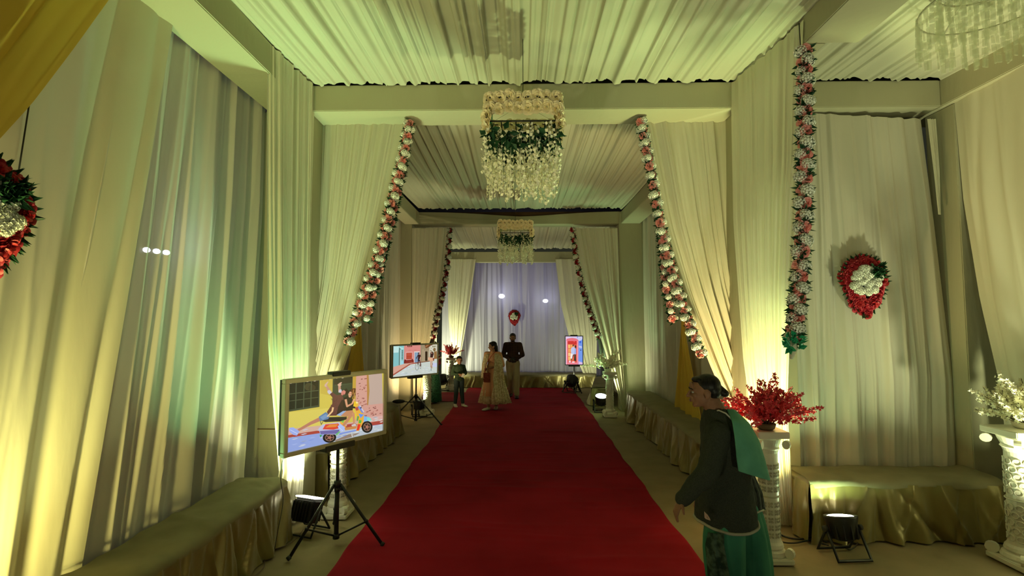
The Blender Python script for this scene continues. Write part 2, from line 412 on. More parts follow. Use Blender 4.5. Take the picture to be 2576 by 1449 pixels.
wrap((-2.9, 12.1, ZB), (-2.52, 16.3, ZT), 'cloth-wrapped long truss on the left of the last bay')
wrap((2.25, 12.1, ZB), (2.63, 16.3, ZT), 'cloth-wrapped long truss on the right of the last bay')
# ================================================================== CURTAINS
def curtain(label, Lp, Rp, n, amp, nrm, seed, mat='cloth', group=None, **k):
    o = drape('curtain', M[mat], Lp, Rp, n, amp, nrm, seed, **k)
    return tag(o, label, 'curtain', group)
# left wall, first bay (plane x = -2.66): two overlapping panels
XW = -2.70
curtain('wide cream curtain panel at the near left, lit yellow from below',
        [(XW, .9, ZB), (XW+.02, 1.0, 0)], [(XW+.07, 3.70, ZB), (XW+.07, 3.45, 2.6), (XW+.07, 3.12, .5), (XW+.07, 3.0, 0)], 10, [.03, .05, .055], (1, 0, 0), 21, 'cloth_thin', per=30, fine=.4)
curtain('pleated grey-white curtain panel of the left wall ending at the pillar',
        [(XW-.04, 3.2, ZT), (XW-.04, 2.6, .3), (XW-.04, 2.6, 0)], [(XW-.04, 5.36, ZT), (XW-.04, 5.34, 3.2), (XW-.04, 5.22, 1.6), (XW-.04, 5.10, .5), (XW-.04, 5.10, 0)], 21, [.03, .06, .065], (1, 0, 0), 22, 'cloth_wall', per=18, fine=.5)
# yellow swag at the upper left corner, tied back towards the viewer
sw = [atX(262, -10, -2.5), atX(160, 130, -2.5), atX(60, 262, -2.5), atX(-60, 395, -2.5)]
curtain('mustard yellow swag across the upper left corner',
        [(-2.5, .95, ZB), (-2.5, .8, 3.9), (-2.5, .7, 3.4), (-2.5, .6, 3.0)], [tuple(atX(330, -95, -2.5))]+[tuple(p) for p in sw], 14, .05, (1, 0, 0), 23, 'yellow', per=14)
o = MB().box((-3.1, 5.31, 0), (-2.685, 5.35, ZB), bev=.005).build('wall_left', M['wrap'], None, False); tag(o, 'flat plain cloth panel between the left curtain wall and the pillar', kind='structure')
o = MB().box((-2.695, 5.288, .90), (-2.3, 5.31, .907)).build('trim_30', M['wood'], None, False); tag(o, 'seam across the flat plain cloth panel', kind='structure')
# left pillar drape and arch drape
curtain('white gathered drape on the near side of the left pillar, lit green',
        [(-2.27, 4.42, 4.49), (-2.28, 4.52, 3.2), tuple(atX(676, 880, -2.30)), tuple(atX(704, 1194, -2.33)), (-2.42, 5.0, .02)],
        [(-2.20, 5.32, 4.49), (-2.20, 5.32, 3.0), (-2.17, 5.3, 1.7), (-2.18, 5.25, .8), (-2.2, 5.26, .02)], 15, [.02, .03, .035, .04], (1, -.5, 0), 24, 'cloth', per=14)
YB = 5.68
curtain('white tied-back arch curtain on the left of the nearer arch',
        [tuple(at(790, 303, YB)), tuple(at(780, 700, YB)), tuple(at(738, 1100, YB)), tuple(at(712, 1282, 5.45))],
        [tuple(at(1042, 303, YB)), tuple(at(985, 540, YB)), tuple(at(893, 850, YB)), tuple(at(790, 1130, YB)), tuple(at(748, 1284, 5.45))], 20, [.025, .03, .035, .03], (0, -1, 0), 25, 'cloth_thin', per=12, drift=1.5)
curtain('white tied-back arch curtain on the right of the nearer arch',
        [tuple(at(1600, 303, YB)), tuple(at(1655, 560, YB)), tuple(at(1718, 750, YB)), tuple(at(1800, 950, YB)), tuple(at(1900, 1150, YB)), tuple(at(1950, 1284, 5.5))],
        [tuple(at(1848, 303, YB)), tuple(at(1870, 700, YB)), tuple(at(1945, 1100, YB-.05)), tuple(at(1975, 1284, 5.5))], 20, [.025, .03, .035, .03], (0, -1, 0), 26, 'cloth_thin', per=12, drift=1.5)
curtain('white gathered drape along the near side of the right pillar',
        [(2.20, 5.32, 4.49), (2.18, 5.30, 3.0), (2.22, 5.25, 1.6), (2.32, 5.2, .6), (2.42, 5.2, .03)],
        [(2.25, 4.02, 4.40), (2.26, 4.18, 3.3), (2.32, 4.5, 2.2), (2.50, 4.98, 1.2), (2.62, 5.18, .03)], 17, [.02, .03, .035, .04], (-1, -.6, 0), 27, 'cloth', per=14)
# right side bay
curtain('pale green-grey pleated curtain behind the gold-skirted bench',
        [(2.82, 5.42, ZB), (2.80, 5.42, .5)], [tuple(at(2318, 300, 5.42)), tuple(at(2352, 560, 5.42)), tuple(at(2398, 950, 5.42)), tuple(at(2402, 1172, 5.42))], 17, [.02, .03, .035], (0, -1, 0), 28, 'cloth_wall', per=16)
curtain('bright tapered curtain at the far right edge, lit yellow',
        [(4.40, 5.22, ZB-.0), (4.41, 5.20, 3.2), (4.42, 5.10, 2.2), (4.43, 4.96, 1.4), (4.43, 4.90, .1)],
        [(4.36, 1.2, ZB), (4.38, 1.6, 2.2), (4.40, 1.9, .1)], 16, [.03, .05, .05], (-1, 0, 0), 29, 'cloth', per=16)
# second bay side walls
curtain('white wall curtain on the left of the second bay', [(-2.76, 5.74, ZT), (-2.76, 5.74, 0)], [(-2.76, 11.7, ZT), (-2.76, 11.7, 0)], 44, .055, (1, 0, 0), 31, 'cloth_wall', rows=16)
curtain('white wall curtain on the right of the second bay', [(2.76, 5.74, ZT), (2.76, 5.74, 0)], [(2.76, 11.7, ZT), (2.76, 11.7, 0)], 44, .055, (-1, 0, 0), 32, 'cloth_wall', rows=16)
def side_tail(sgn, ya, yb, label, seed, mat='yellow', x=2.60):
    curtain(label, [(sgn*x, ya, 4.3), (sgn*x, ya+.1, 2.8), (sgn*x, (ya+yb)/2-.05, 1.9), (sgn*x, ya-.15, .5)],
            [(sgn*x, yb, 4.3), (sgn*x, yb-.3, 2.8), (sgn*x, (ya+yb)/2+.12, 1.95), (sgn*x, yb+.1, .5)], 14, .035, (-sgn, 0, 0), seed, mat)
side_tail(-1, 7.6, 8.7, 'yellow drape hanging against the left wall of the second bay', 33)
side_tail(1, 7.7, 9.0, 'yellow drape hanging against the right wall of the second bay', 34)
# second arch
YC = 11.68
curtain('peach-lit tied-back curtain on the left of the second arch',
        [tuple(at(1037, 574, YC)), tuple(at(1037, 850, YC)), tuple(at(1040, 1028, YC))], [tuple(at(1137, 574, YC)), tuple(at(1126, 690, YC)), tuple(at(1098, 840, YC)), tuple(at(1070, 960, YC)), tuple(at(1056, 1028, YC))], 16, .03, (0, -1, 0), 35, 'cloth_thin', per=9)
curtain('white tied-back curtain on the right of the second arch',
        [tuple(at(1440, 574, YC)), tuple(at(1466, 700, YC)), tuple(at(1508, 840, YC)), tuple(at(1545, 960, YC)), tuple(at(1566, 1028, YC))], [tuple(at(1553, 574, YC)), tuple(at(1562, 850, YC)), tuple(at(1574, 1030, YC))], 16, .03, (0, -1, 0), 36, 'cloth_thin', per=9)
# last bay
curtain('sheer blue-grey backdrop curtain at the end of the aisle', [(-2.55, 16.5, 4.1), (-2.55, 16.5, .3)], [(2.5, 16.5, 4.1), (2.5, 16.5, .3)], 40, .05, (0, -1, 0), 37, 'cloth_sheer', rows=14)
curtain('olive tied-back curtain left of the backdrop',
        [tuple(at(1125, 652, 15.95)), tuple(at(1128, 800, 15.95)), tuple(at(1140, 935, 15.95))], [tuple(at(1197, 652, 15.95)), tuple(at(1180, 770, 15.95)), tuple(at(1165, 860, 15.95)), tuple(at(1150, 935, 15.95))], 12, .035, (0, -1, 0), 38, 'cloth')
curtain('olive tied-back curtain right of the backdrop',
        [tuple(at(1397, 652, 15.95)), tuple(at(1412, 770, 15.95)), tuple(at(1440, 880, 15.95)), tuple(at(1470, 945, 15.95))], [tuple(at(1500, 652, 15.95)), tuple(at(1502, 800, 15.95)), tuple(at(1500, 950, 15.95))], 12, .035, (0, -1, 0), 39, 'cloth')
curtain('white wall curtain on the left of the last bay', [(-2.75, 12.1, ZB), (-2.75, 12.1, 0)], [(-2.75, 12.8, ZB), (-2.75, 12.8, 0)], 6, .03, (1, 0, 0), 40, 'cloth_wall', rows=12)
curtain('white wall curtain on the left side near the backdrop', [(-2.75, 14.6, ZB), (-2.75, 14.6, 0)], [(-2.75, 16.5, ZB), (-2.75, 16.5, 0)], 14, .03, (1, 0, 0), 41, 'cloth_wall', rows=12)
curtain('white wall curtain on the right of the last bay', [(2.70, 12.1, ZT), (2.70, 12.1, 0)], [(2.70, 16.5, ZT), (2.66, 16.5, 0)], 26, .035, (-1, 0, 0), 42, 'cloth_wall', rows=14)
# plain cloth beyond the left opening of the last bay
o = MB().box((-4.6, 12.4, 0), (-4.56, 15.2, 4.4)).build('wall_left', M['wrap'], None, False); tag(o, kind='structure')
# far right: bare pole in the gap
p0, p1 = at(2364, 300, 5.75), at(2398, 1150, 5.75)
o = MB().tube([(p0.x, 5.75, 4.2), (p0.x+.01, 5.75, 2), (p0.x+.02, 5.75, 0)], [.07, .075, .08], 10).build('tent_pole', M['wood'])
tag(o, 'bare brown wooden tent pole in the gap beside the right back curtain', 'pole')
curtain('loose scrap of white cloth hanging beside the wooden pole', [tuple(at(2330, 300, 5.36)), tuple(at(2345, 420, 5.36)), tuple(at(2360, 540, 5.36))], [tuple(at(2352, 300, 5.36)), tuple(at(2362, 430, 5.36)), tuple(at(2366, 540, 5.36))], 5, .02, (0, -1, 0), 43, 'cloth', rows=14)
# dim backing behind the right side bay, outside objects seen through the gap
q = at(2412, 1115, 6.3)
t = empty('plastic_crate', (q.x, 6.3, 0), 0, 'red object glimpsed through the gap by the right bench', 'crate')
b = MB(); b.box((-.2, -.12, .25), (.25, .12, .62), bev=.02); b.build('crate_body', plain('red_plastic', (.45, .03, .03), .4), t, False)
b = MB(); b.box((-.2, -.12, .70), (.25, .12, 1.02), bev=.03); b.build('upper_bundle', two_tone('red_white_print', (.5, .04, .03), (.7, .6, .5), 14), t, False)
b = MB()
for sx in (-.17, .22):
    for sy in (-.09, .09): b.box((sx-.015, sy-.015, 0), (sx+.015, sy+.015, .71))
b.build('stand', M['rubber'], t, False)
# ================================================================== BENCHES
def bench(label, loc, rz, length, depth, h, n, seed, flare=.045, amp=.03, ends=(True, True), drop=0):
    """front faces local -Y; seat cloth, pleated satin skirt, hidden wooden trestle"""
    t = empty('bench', loc, rz, label, 'bench')
    rg = np.random.RandomState(seed); nx = 60; ny = 12
    u = np.linspace(-length/2, length/2, nx)[None, :]; v = np.linspace(0, 1, ny)[:, None]
    edge = np.clip(v/.22, 0, 1)
    Y = -depth/2-.012+(depth+.01)*v+0*u; Y = np.where(v == 0, -depth/2-.016, Y)
    Z = h-.035*(1-edge)**2+.006*np.sin(u*7+2*v)+.004*np.sin(u*19+5*v)
    for k in range(12):
        c = rg.uniform(-length/2, length/2); Z = Z+rg.uniform(.003, .009)*np.exp(-((u-c-.2*v)/.03)**2)
    X = u+0*v
    top = np.stack([X, Y, Z], -1); low = np.stack([X[:1], Y[:1], Z[:1]*0+h-.07+.012*np.sin(u*9)], -1)
    b = MB(); b.grid(np.concatenate([low, top], 0))
    b.box((-length/2, -depth/2+.01, h-.08), (length/2, depth/2-.01, h-.03))
    b.build('seat_cloth', M['seat'], t)
    f = -depth/2
    drape('skirt', M['satin'], [(-length/2, f-.008, h-.045), (-length/2-flare*.5, f-.008-flare*.4, h*.4), (-length/2-flare-.01, f-flare, .02+drop)],
          [(length/2, f-.008, h-.045), (length/2+flare*.5, f-.008-flare*.4, h*.4), (length/2+flare+.01, f-flare, .02)], n, [.016, amp*1.4, amp*1.8], (0, -1, 0), seed, rows=14, parent=t, per=10, drift=1.2)
    for s, on in zip((-1, 1), ends):
        if on:
            drape('side_skirt', M['satin'], [(s*length/2, f-.008, h-.045), (s*(length/2+flare), f-flare, .02)],
                  [(s*length/2, depth/2, h-.045), (s*(length/2+flare), depth/2, .02)], max(3, int(depth*7)), [.008, amp, amp*1.2], (s, 0, 0), seed+9, rows=12, parent=t, per=9)
    for s in (-.4, .4):
        for yy in (-.3, .3): MB().box((s*length-.02, yy*depth-.02, 0), (s*length+.02, yy*depth+.02, h-.06)).build('leg', M['wood'], t, False)
    return t
R90 = math.pi/2
bench('long low bench with gold skirt along the left curtain wall, nearest one', (-2.385, 3.76, 0), R90, 2.1, .43, .56, 17, 61)
bench('gold-skirted bench facing the camera in the right side bay', (3.50, 5.10, 0), 0, 1.76, .44, .56, 15, 62, amp=.035, drop=.0)
bench('long bench along the left wall of the second bay', (-2.42, 7.60, 0), R90, 3.45, .46, .56, 24, 63)
bench('long bench along the right wall of the second bay', (2.42, 8.6, 0), -R90, 4.6, .46, .56, 30, 64)
bench('long bench across the foot of the backdrop', (.0, 15.98, 0), 0, 4.4, .62, .41, 30, 65, ends=(True, True))
bench('slanting bench behind the white lattice pedestal on the right', (2.12, 13.55, 0), -R90-.18, 2.4, .5, .45, 14, 66)
# ================================================================== LAMPS OUTSIDE THE CLOTH
def far_lamp(loc, label, bulbs, mat, w=.07):
    t = empty('flood_lamp', loc, 0, label, 'lamp')
    b = MB(); b.box((-w*1.6*max(1, len(bulbs)*.5), .05, -w), (w*1.6*max(1, len(bulbs)*.5), .10, w), bev=.01); b.build('housing', M['black'], t, False)
    b = MB(); b.tube([(0, .08, -w), (0, .08, -loc[2])], .03, 8); b.build('mast', M['black'], t)
    for x, r in bulbs:
        MB().ell((x, 0, 0), (r, .04, r*.7)).build('bulb', M[mat], t)
far_lamp(tuple(at(1262, 745, 17.0)), 'white lamp glowing through the backdrop, left of two', [(0, .10)], 'lamp_far')
far_lamp(tuple(at(1372, 757, 17.0)), 'white lamp glowing through the backdrop, right of two', [(0, .085)], 'lamp_far')
q = atX(394, 632, -3.05)
t = empty('flood_lamp', q, R90*.8, 'triple white lamp glowing through the left curtain wall', 'lamp')
for dx in (-.085, 0, .085): MB().ell((dx, 0, 0), (.03, .02, .022)).build('bulb', M['lamp_far'], t)
MB().box((-.14, .02, -.03), (.14, .08, .03), bev=.008).build('housing', M['black'], t, False)
MB().tube([(0, .06, 0), (0, .06, -q.z)], .02, 8).build('mast', M['black'], t)
for i, (px, m) in enumerate(((93, 'lamp_small_w'), (120, 'lamp_small_g'), (166, 'lamp_small_g'), (194, 'lamp_small_w'), (242, 'lamp_small_w'))):
    q = atX(px, 845 if i != 2 else 840, -3.1)
    t = empty('lamp', q, 0, 'tiny %s lamp shining through the near left curtain, %s of the row' % (('white', 'green', 'green', 'white', 'white')[i], ('leftmost', 'second', 'third', 'fourth', 'rightmost')[i]), 'lamp')
    MB().ell((0, 0, 0), .010, n=8, m=6).build('bulb', M[m], t); MB().tube([(-.01, 0, 0), (-.02, 0, -q.z)], .004, 5).build('stake', M['black'], t)
# ================================================================== FLOWERS
def petal(b, base, R, w, h, cup, mi=0):
    """curved petal from base along local +Z of R, facing +Y"""
    P = np.zeros((4, 4, 3))
    for i, t in enumerate((0, .4, .8, 1)):
        for j, s in enumerate((-1, -.35, .35, 1)):
            ww = w*(.35, .95, .8, .35)[i]
            q = R @ Vector((s*ww, cup*(t*t)*h-.25*abs(s)*ww*-1, t*h)); P[i, j] = Vector(base)+q
    b.grid(P, mi)
def rose_mesh(name, mat, seed, openness=1.0):
    rg = random.Random(seed); b = MB()
    for k, (cnt, rr, h, tilt, w) in enumerate(((3, .10, .55, 5, .28), (4, .25, .62, 22, .36), (5, .38, .66, 48*openness, .42), (6, .45, .66, 72*openness, .44))):
        for i in range(cnt):
            a = 2*math.pi*(i+rg.random()*.35+k*.3)/cnt
            R = Matrix.Rotation(a, 3, 'Z') @ Matrix.Rotation(math.radians(-tilt+rg.uniform(-6, 6)), 3, 'X')
            petal(b, Matrix.Rotation(a, 3, 'Z') @ Vector((0, rr*.5, -.25)), R, w, h, .3)
    return b.mesh(name, M[mat])
def pom_mesh(name, mat, seed, n=70):
    rg = random.Random(seed); b = MB()
    b.ell((0, 0, 0), .62, n=8, m=6)
    for i in range(n):
        z = 1-2*(i+.5)/n; a = i*2.39996; r = math.sqrt(1-z*z); d = Vector((r*math.cos(a), r*math.sin(a), z))
        t = d.orthogonal().normalized(); t = (Matrix.Rotation(rg.random()*6.28, 3, d) @ t); s = d.cross(t)
        q = d*rg.uniform(.78, .95); l = .26
        b.add([q-d*.2, q+t*l+d*.1, q+d*.02+s*l*.6, q+s*l+d*.12, q-t*l*.9+d*.08, q-s*l+d*.1], [(0, 1, 2), (0, 2, 3), (0, 3, 4), (0, 4, 5), (0, 5, 1)])
    return b.mesh(name, M[mat])
ROSEP = [rose_mesh('rose', 'pink', i) for i in (1, 2, 3)]
ROSER = [rose_mesh('rose', 'redpetal', 4), rose_mesh('rose', 'deepred', 5)]
ROSEW = [rose_mesh('rose', 'rosewhite', i, .8) for i in (6, 7)]
POM = [pom_mesh('pompom', 'pom', i) for i in (8, 9)]
def leaf(b, base, d, L, w, mi=0):
    d = Vector(d).normalized(); s = d.orthogonal().normalized(); s = Matrix.Rotation(random.random()*6.28, 3, d) @ s; n = d.cross(s)
    B = Vector(base)
    b.add([B, B+d*L*.45+s*w+n*w*.5, B+d*L, B+d*L*.45-s*w+n*w*.5, B+d*L*.45], [(0, 1, 4), (1, 2, 4), (4, 2, 3), (0, 4, 3)], mi)
def facing(d, spin=0):
    return Vector(d).to_track_quat('Z', 'Y').to_matrix().to_4x4() @ Matrix.Rotation(spin, 4, 'Z')
def garland(label, path, fr=.05, step=.084, cols=(0, 78, -78), pink=None, twist=0, seed=1, group=None, rope=.034, redmix=0):
    rg = random.Random(seed); random.seed(seed)
    n = 60; P = smoothline(path, n); L = sum((P[i+1]-P[i]).length for i in range(n-1)); k = int(L/step)
    base = P[-1].copy(); t = empty('flower_garland', base, 0, label, 'garland', group)
    b = MB(); b.tube([p-base for p in P], .012, 6); b.build('cord', M['leaf'], t)
    lv = MB()
    for i in range(k+1):
        f = i/k*(n-1); j = min(int(f), n-2); c = P[j].lerp(P[j+1], f-j)-base; ax = (P[j+1]-P[j]).normalized()
        fw = Vector((0, -1, 0)); fw = (fw-ax*fw.dot(ax)).normalized()
        for ci, ang in enumerate(cols):
            a = math.radians(ang+twist*i/k+rg.uniform(-8, 8))
            d = Matrix.Rotation(a, 3, ax) @ fw; kind = (i+ci) % 2
            me = (rg.choice(POM) if kind else (rg.choice(pink or ROSEP)))
            nm = 'pompom' if kind else 'rose'
            o = link(nm, me, t); s = fr*rg.uniform(.88, 1.08)*(.92 if kind else 1.22)
            o.matrix_local = Matrix.Translation(c+d*rope+ax*rg.uniform(-.008, .008)) @ facing(d, rg.random()*6) @ Matrix.Scale(s, 4)
        for q in range(20):
            a = rg.uniform(0, 6.28); d = (Matrix.Rotation(a, 3, ax) @ fw)+ax*rg.uniform(-.6, .6)
            leaf(lv, c+ax*rg.uniform(-.5, .5)*step, d, fr*rg.uniform(1.4, 2.0), fr*.36)
    o = lv.build('foliage', M['leaf'], t, False); tag(o, None, kind='stuff')
    return t
YG = 5.50
garland('pink and white flower garland down the left edge of the nearer arch', [at(*p, YG) for p in ((1030, 312), (1012, 400), (985, 505), (957, 620), (921, 725), (877, 858))], .043, .083, (-15, 60, -85), twist=-35, seed=2)
garland('pink and white flower garland down the right edge of the nearer arch', [at(*p, YG) for p in ((1612, 306), (1635, 420), (1661, 560), (1690, 680), (1722, 780), (1762, 888))], .043, .083, (15, -60, 85), twist=10, seed=3)
garland('short shadowed garland end behind the left arch garland', [at(*p, 5.62) for p in ((1034, 303), (1012, 430), (990, 540), (968, 630), (950, 700), (925, 800))], .040, .083, (0, 90), seed=4)
garland('short shadowed garland end behind the right arch garland', [at(*p, 5.62) for p in ((1612, 303), (1636, 430), (1655, 540), (1668, 640), (1672, 710), (1690, 802))], .040, .083, (0, -90), seed=5)
g3 = garland('vertical pink and white garland on the right pillar', [at(x, y, Y) for x, y, Y in ((2023, 130, 4.0), (2024, 260, 3.98), (2024, 400, 3.96), (2020, 560, 3.94), (2010, 720, 3.9), (1996, 850, 3.88))], .050, .084, (0, 80, -80), seed=6)
b = MB()
q = at(1990, 872, 3.86)-Vector(g3.location)
b.tube([q+Vector((0, 0, .08)), q+Vector((.01, -.02, -.01)), q+Vector((0, 0, -.09))], [.02, .03, .012], 8); b.build('white_ribbon', M['cloth'], g3)
lv = MB(); random.seed(4)
for i in range(26): leaf(lv, q+Vector((random.uniform(-.05, .05), -.02, random.uniform(-.02, .08))), (random.uniform(-1, 1), random.uniform(-1, 0), random.uniform(-.8, 1)), .075, .02)
tag(lv.build('green_ribbon', M['leaf_bright'], g3, False), 'bright green ribbon leaves', kind='stuff')
q = at(2014, 122, 4.0)
o = MB().tube([(q.x, q.y, q.z+.0), (q.x-.005, q.y, 4.36)], .004, 6).build('hanging_thread', M['cable']); tag(o, 'thin thread holding the right pillar garland to the truss', 'thread')
YF = 11.45
garland('red and white garland down the left edge of the second arch', [at(*p, YF) for p in ((1131, 580), (1126, 660), (1113, 740), (1100, 790), (1090, 846))], .052, .098, (-20, 60, -80), ROSER, seed=7)
garland('red and white garland down the right edge of the second arch', [at(*p, YF) for p in ((1440, 578), (1452, 660), (1470, 740), (1490, 800), (1507, 846))], .052, .098, (20, -60, 80), ROSER, seed=8)
for i, (a, bb, w) in enumerate((((1090, 848), (1085, 868), .05), ((1507, 848), (1518, 900), .075))):
    o = drape('fabric_tail', M['hair'] if i == 0 else plain('grey_cloth', (.2, .19, .17), .8), [tuple(at(a[0]-4, a[1], YF)), tuple(at(bb[0]-7, bb[1], YF))], [tuple(at(a[0]+4, a[1], YF)), tuple(at(bb[0]+6, bb[1], YF))], 3, .015, (0, -1, 0), 70+i, rows=8)
    tag(o, ('dark cloth tail hanging under the left red garland', 'grey cloth tail hanging under the right red garland')[i], 'cloth')
# ---- wreaths
def wreath(label, loc, rot, s, seed, full=True):
    t = empty('flower_wreath', loc, 0, label, 'wreath'); t.rotation_euler = rot; rg = random.Random(seed); random.seed(seed)
    lv = MB()
    def inside(a):   # heart-like outline with a tail, radius by angle
        x, z = math.cos(a), math.sin(a); r = 1.0
        if z < 0: r = 1.0+.35*max(0, -z)**6-.12*abs(x)
        return x*r*s*.9, z*r*s+.08*s
    for i in range(34):
        a = 2*math.pi*i/34; x, z = inside(a)
        for k in (.70, .86, 1.0):
            o = link('red_blossom', rg.choice(ROSER), t); d = Vector((math.cos(a)*.5, -1, math.sin(a)*.5))
            o.matrix_local = Matrix.Translation((x*k+rg.uniform(-.01, .01), -.03-.03*(k < .9), z*k+rg.uniform(-.01, .01))) @ facing(d, rg.random()*6) @ Matrix.Scale(s*.22*rg.uniform(.8, 1.2), 4)
        for q in range(3): leaf(lv, (x*.95, -.01, z*.95), (math.cos(a), rg.uniform(-.9, .1), math.sin(a)), s*.33, s*.055)
    for i in range(10):
        f = i/9; o = link('red_blossom', rg.choice(ROSER), t)
        o.matrix_local = Matrix.Translation((rg.uniform(-.14, .2)*s*(1.2-f)+.06*s, -.04, -s*(.85+.55*f))) @ facing((rg.uniform(-.4, .4), -1, -.3), rg.random()*6) @ Matrix.Scale(s*.22, 4)
        leaf(lv, (0, -.02, -s*(.9+.4*f)), (rg.uniform(-1, 1), -.4, -1), s*.35, s*.07)
    for i in range(44):
        a = rg.uniform(0, 6.28); r = math.sqrt(rg.random())*.58
        x, z = math.cos(a)*r*s, math.sin(a)*r*s*.95+.06*s
        if x > .2*s and z > .25*s: continue
        o = link('white_blossom', rg.choice(POM), t)
        o.matrix_local = Matrix.Translation((x-.05*s, -.075, z)) @ Matrix.Rotation(rg.random()*6, 4, 'Z') @ Matrix.Scale(s*.17*rg.uniform(.8, 1.15), 4)
    for i in range(110):
        c = (rg.uniform(.1, .62)*s, -.09, rg.uniform(.25, .72)*s); leaf(lv, c, (rg.uniform(-1, 1), -.7, rg.uniform(-1, 1)), s*.26, s*.05)
    MB().ell((0, 0, 0), (s*.74, .03, s*.78), n=20, m=8).build('backing', M['leaf'], t)
    tag(lv.build('foliage', M['leaf'], t, False), None, kind='stuff')
    return t
q = at(2171, 712, 5.33); wreath('red and white flower wreath hanging on the right back curtain', q, (0, 0, 0), .235, 11)
q = at(1294, 797, 16.42); wreath('small red and white wreath hanging on the blue-grey backdrop', q, (0, 0, 0), .185, 12)
q = atX(4, 540, -2.52); wreath('red and white wreath cut off by the left edge of the frame', (-2.50, q.y-.15, q.z-.02), (0, 0, R90*.86), .235, 13)
q = atX(24, 440, -2.56); o = MB().tube([(-2.57, q.y+.05, q.z-.02), (-2.58, q.y+.1, q.z+.42)], .004, 6).build('hanging_thread', M['cable']); tag(o, 'dark string holding the left edge wreath', 'thread')
# ---- hanging flower chandeliers
def strand_mesh(L, seed, r=.022):
    rg = random.Random(seed); b = MB(); n = int(L/.0085)
    b.tube([(0, 0, 0), (.004, 0, -L*.5), (0, 0, -L)], .002, 4)
    for i in range(n):
        f = i/n; a = rg.uniform(0, 6.28); rr = r*(.55+.7*math.sin(math.pi*min(1, .15+f*.8)))*rg.uniform(.6, 1.2)
        c = Vector((math.cos(a)*rr, math.sin(a)*rr, -f*L)); d = (c*1-Vector((0, 0, -f*L))).normalized()+Vector((0, 0, rg.uniform(-.8, .3)))
        d.normalize(); t = d.orthogonal().normalized(); t = Matrix.Rotation(rg.random()*6.28, 3, d) @ t; s = d.cross(t); l = .014*rg.uniform(.8, 1.3)
        b.add([c, c+t*l+d*.006, c+(t*.2+s)*l+d*.009, c-(t-s*.2)*l+d*.006, c-s*l+d*.008], [(0, 1, 2), (0, 2, 3), (0, 3, 4), (0, 4, 1)])
    return b.mesh('wisteria_strand', M['wist'])
ST = [strand_mesh(L, i) for i, L in enumerate((.42, .48, .36, .53))]
def flower_chandelier(label, loc, seed, W=.66, rot=0):
    """loc: middle of the top ring"""
    rg = random.Random(seed); random.seed(seed); t = empty('flower_chandelier', loc, rot, label, 'chandelier', 'white flower chandeliers over the aisle'); h = W/2-.03
    b = MB(); r = .007
    for z in (-.02, -.22):
        for a, c in (((-h, -h), (h, -h)), ((h, -h), (h, h)), ((h, h), (-h, h)), ((-h, h), (-h, -h))): b.tube([(*a, z), (*c, z)], r, 6)
    for x in np.linspace(-h, h, 6): b.tube([(x, -h, -.22), (x, h, -.22)], .005, 5)
    for x in (-h, h):
        for y in (-h, h): b.tube([(x, y, -.02), (x, y, -.24)], r, 6)
    for x in np.linspace(-h, h, 4): b.tube([(x, h, -.02), (x, h, -.22)], .004, 5)
    b.build('wire_frame', M['black'], t)
    def put(x, y, z, d):
        o = link('rose', rg.choice(ROSEW), t)
        o.matrix_local = Matrix.Translation((x, y, z)) @ facing(Vector(d)+Vector((rg.uniform(-.2, .2),)*3), rg.random()*6) @ Matrix.Scale(.066*rg.uniform(.9, 1.12), 4)
    for row, z in enumerate((-.02, -.105)):
        for i in range(8):
            f = (i+.5)/8*2-1
            put(f*(h+.01), -h-.01, z+rg.uniform(-.012, .012), (0, -1, -.15)); put(-h-.01, f*h, z-.01, (-1, -.3, -.2)); put(h+.01, f*h, z-.01, (1, -.3, -.2))
            if row == 0: put(f*h, h+.01, z, (0, 1, 0))
    for i in range(6):
        for z in (-.18, -.245): put(h+.01, -h+.11*i, z, (1, -.9, -.1)); put(-h-.01, -h+.11*i, z, (-1, -.9, -.1))
    lv = MB()
    for i in range(620):
        x = rg.uniform(-h, h); y = rg.uniform(-h, h); z = -.25+rg.uniform(-.10, .03)-.06*math.cos(x*5)
        leaf(lv, (x, y, z), (rg.uniform(-1, 1), rg.uniform(-1, 1), rg.uniform(-1.2, .5)), .088, .026)
    tag(lv.build('foliage', M['leaf'], t, False), None, kind='stuff')
    for i in range(8):
        for j in range(6):
            x = (i/7*2-1)*h*.93+rg.uniform(-.03, .03); y = (j/5*2-1)*h*.9+rg.uniform(-.03, .03)
            o = link('wisteria_strand', rg.choice(ST), t, (x, y, -.24+rg.uniform(-.05, .02)), (rg.uniform(-.05, .05), rg.uniform(-.05, .05), rg.random()*6))
    b = MB(); b.box((-h+.0, -h+.03, -.21), (-h+.035, -h+.30, -.02), bev=.008); b.build('green_ribbon', M['leaf_bright'], t, False)
    b = MB()
    for x in (-h, h):
        for y in (-h, h): b.tube([(x, y, 0), (0, 0, .05)], .0012, 4)
    b.tube([(0, 0, .05), (0, 0, 4.55-loc[2])], .003, 5); b.build('hanging_wire', M['cable'], t)
    return t
c1 = flower_chandelier('square white rose chandelier with hanging wisteria, the larger nearer one', (.012, 4.42, 3.85), 21)
c2 = flower_chandelier('small distant white rose chandelier hanging before the second arch beam', (-.13, 10.3, 3.94), 22, .70)
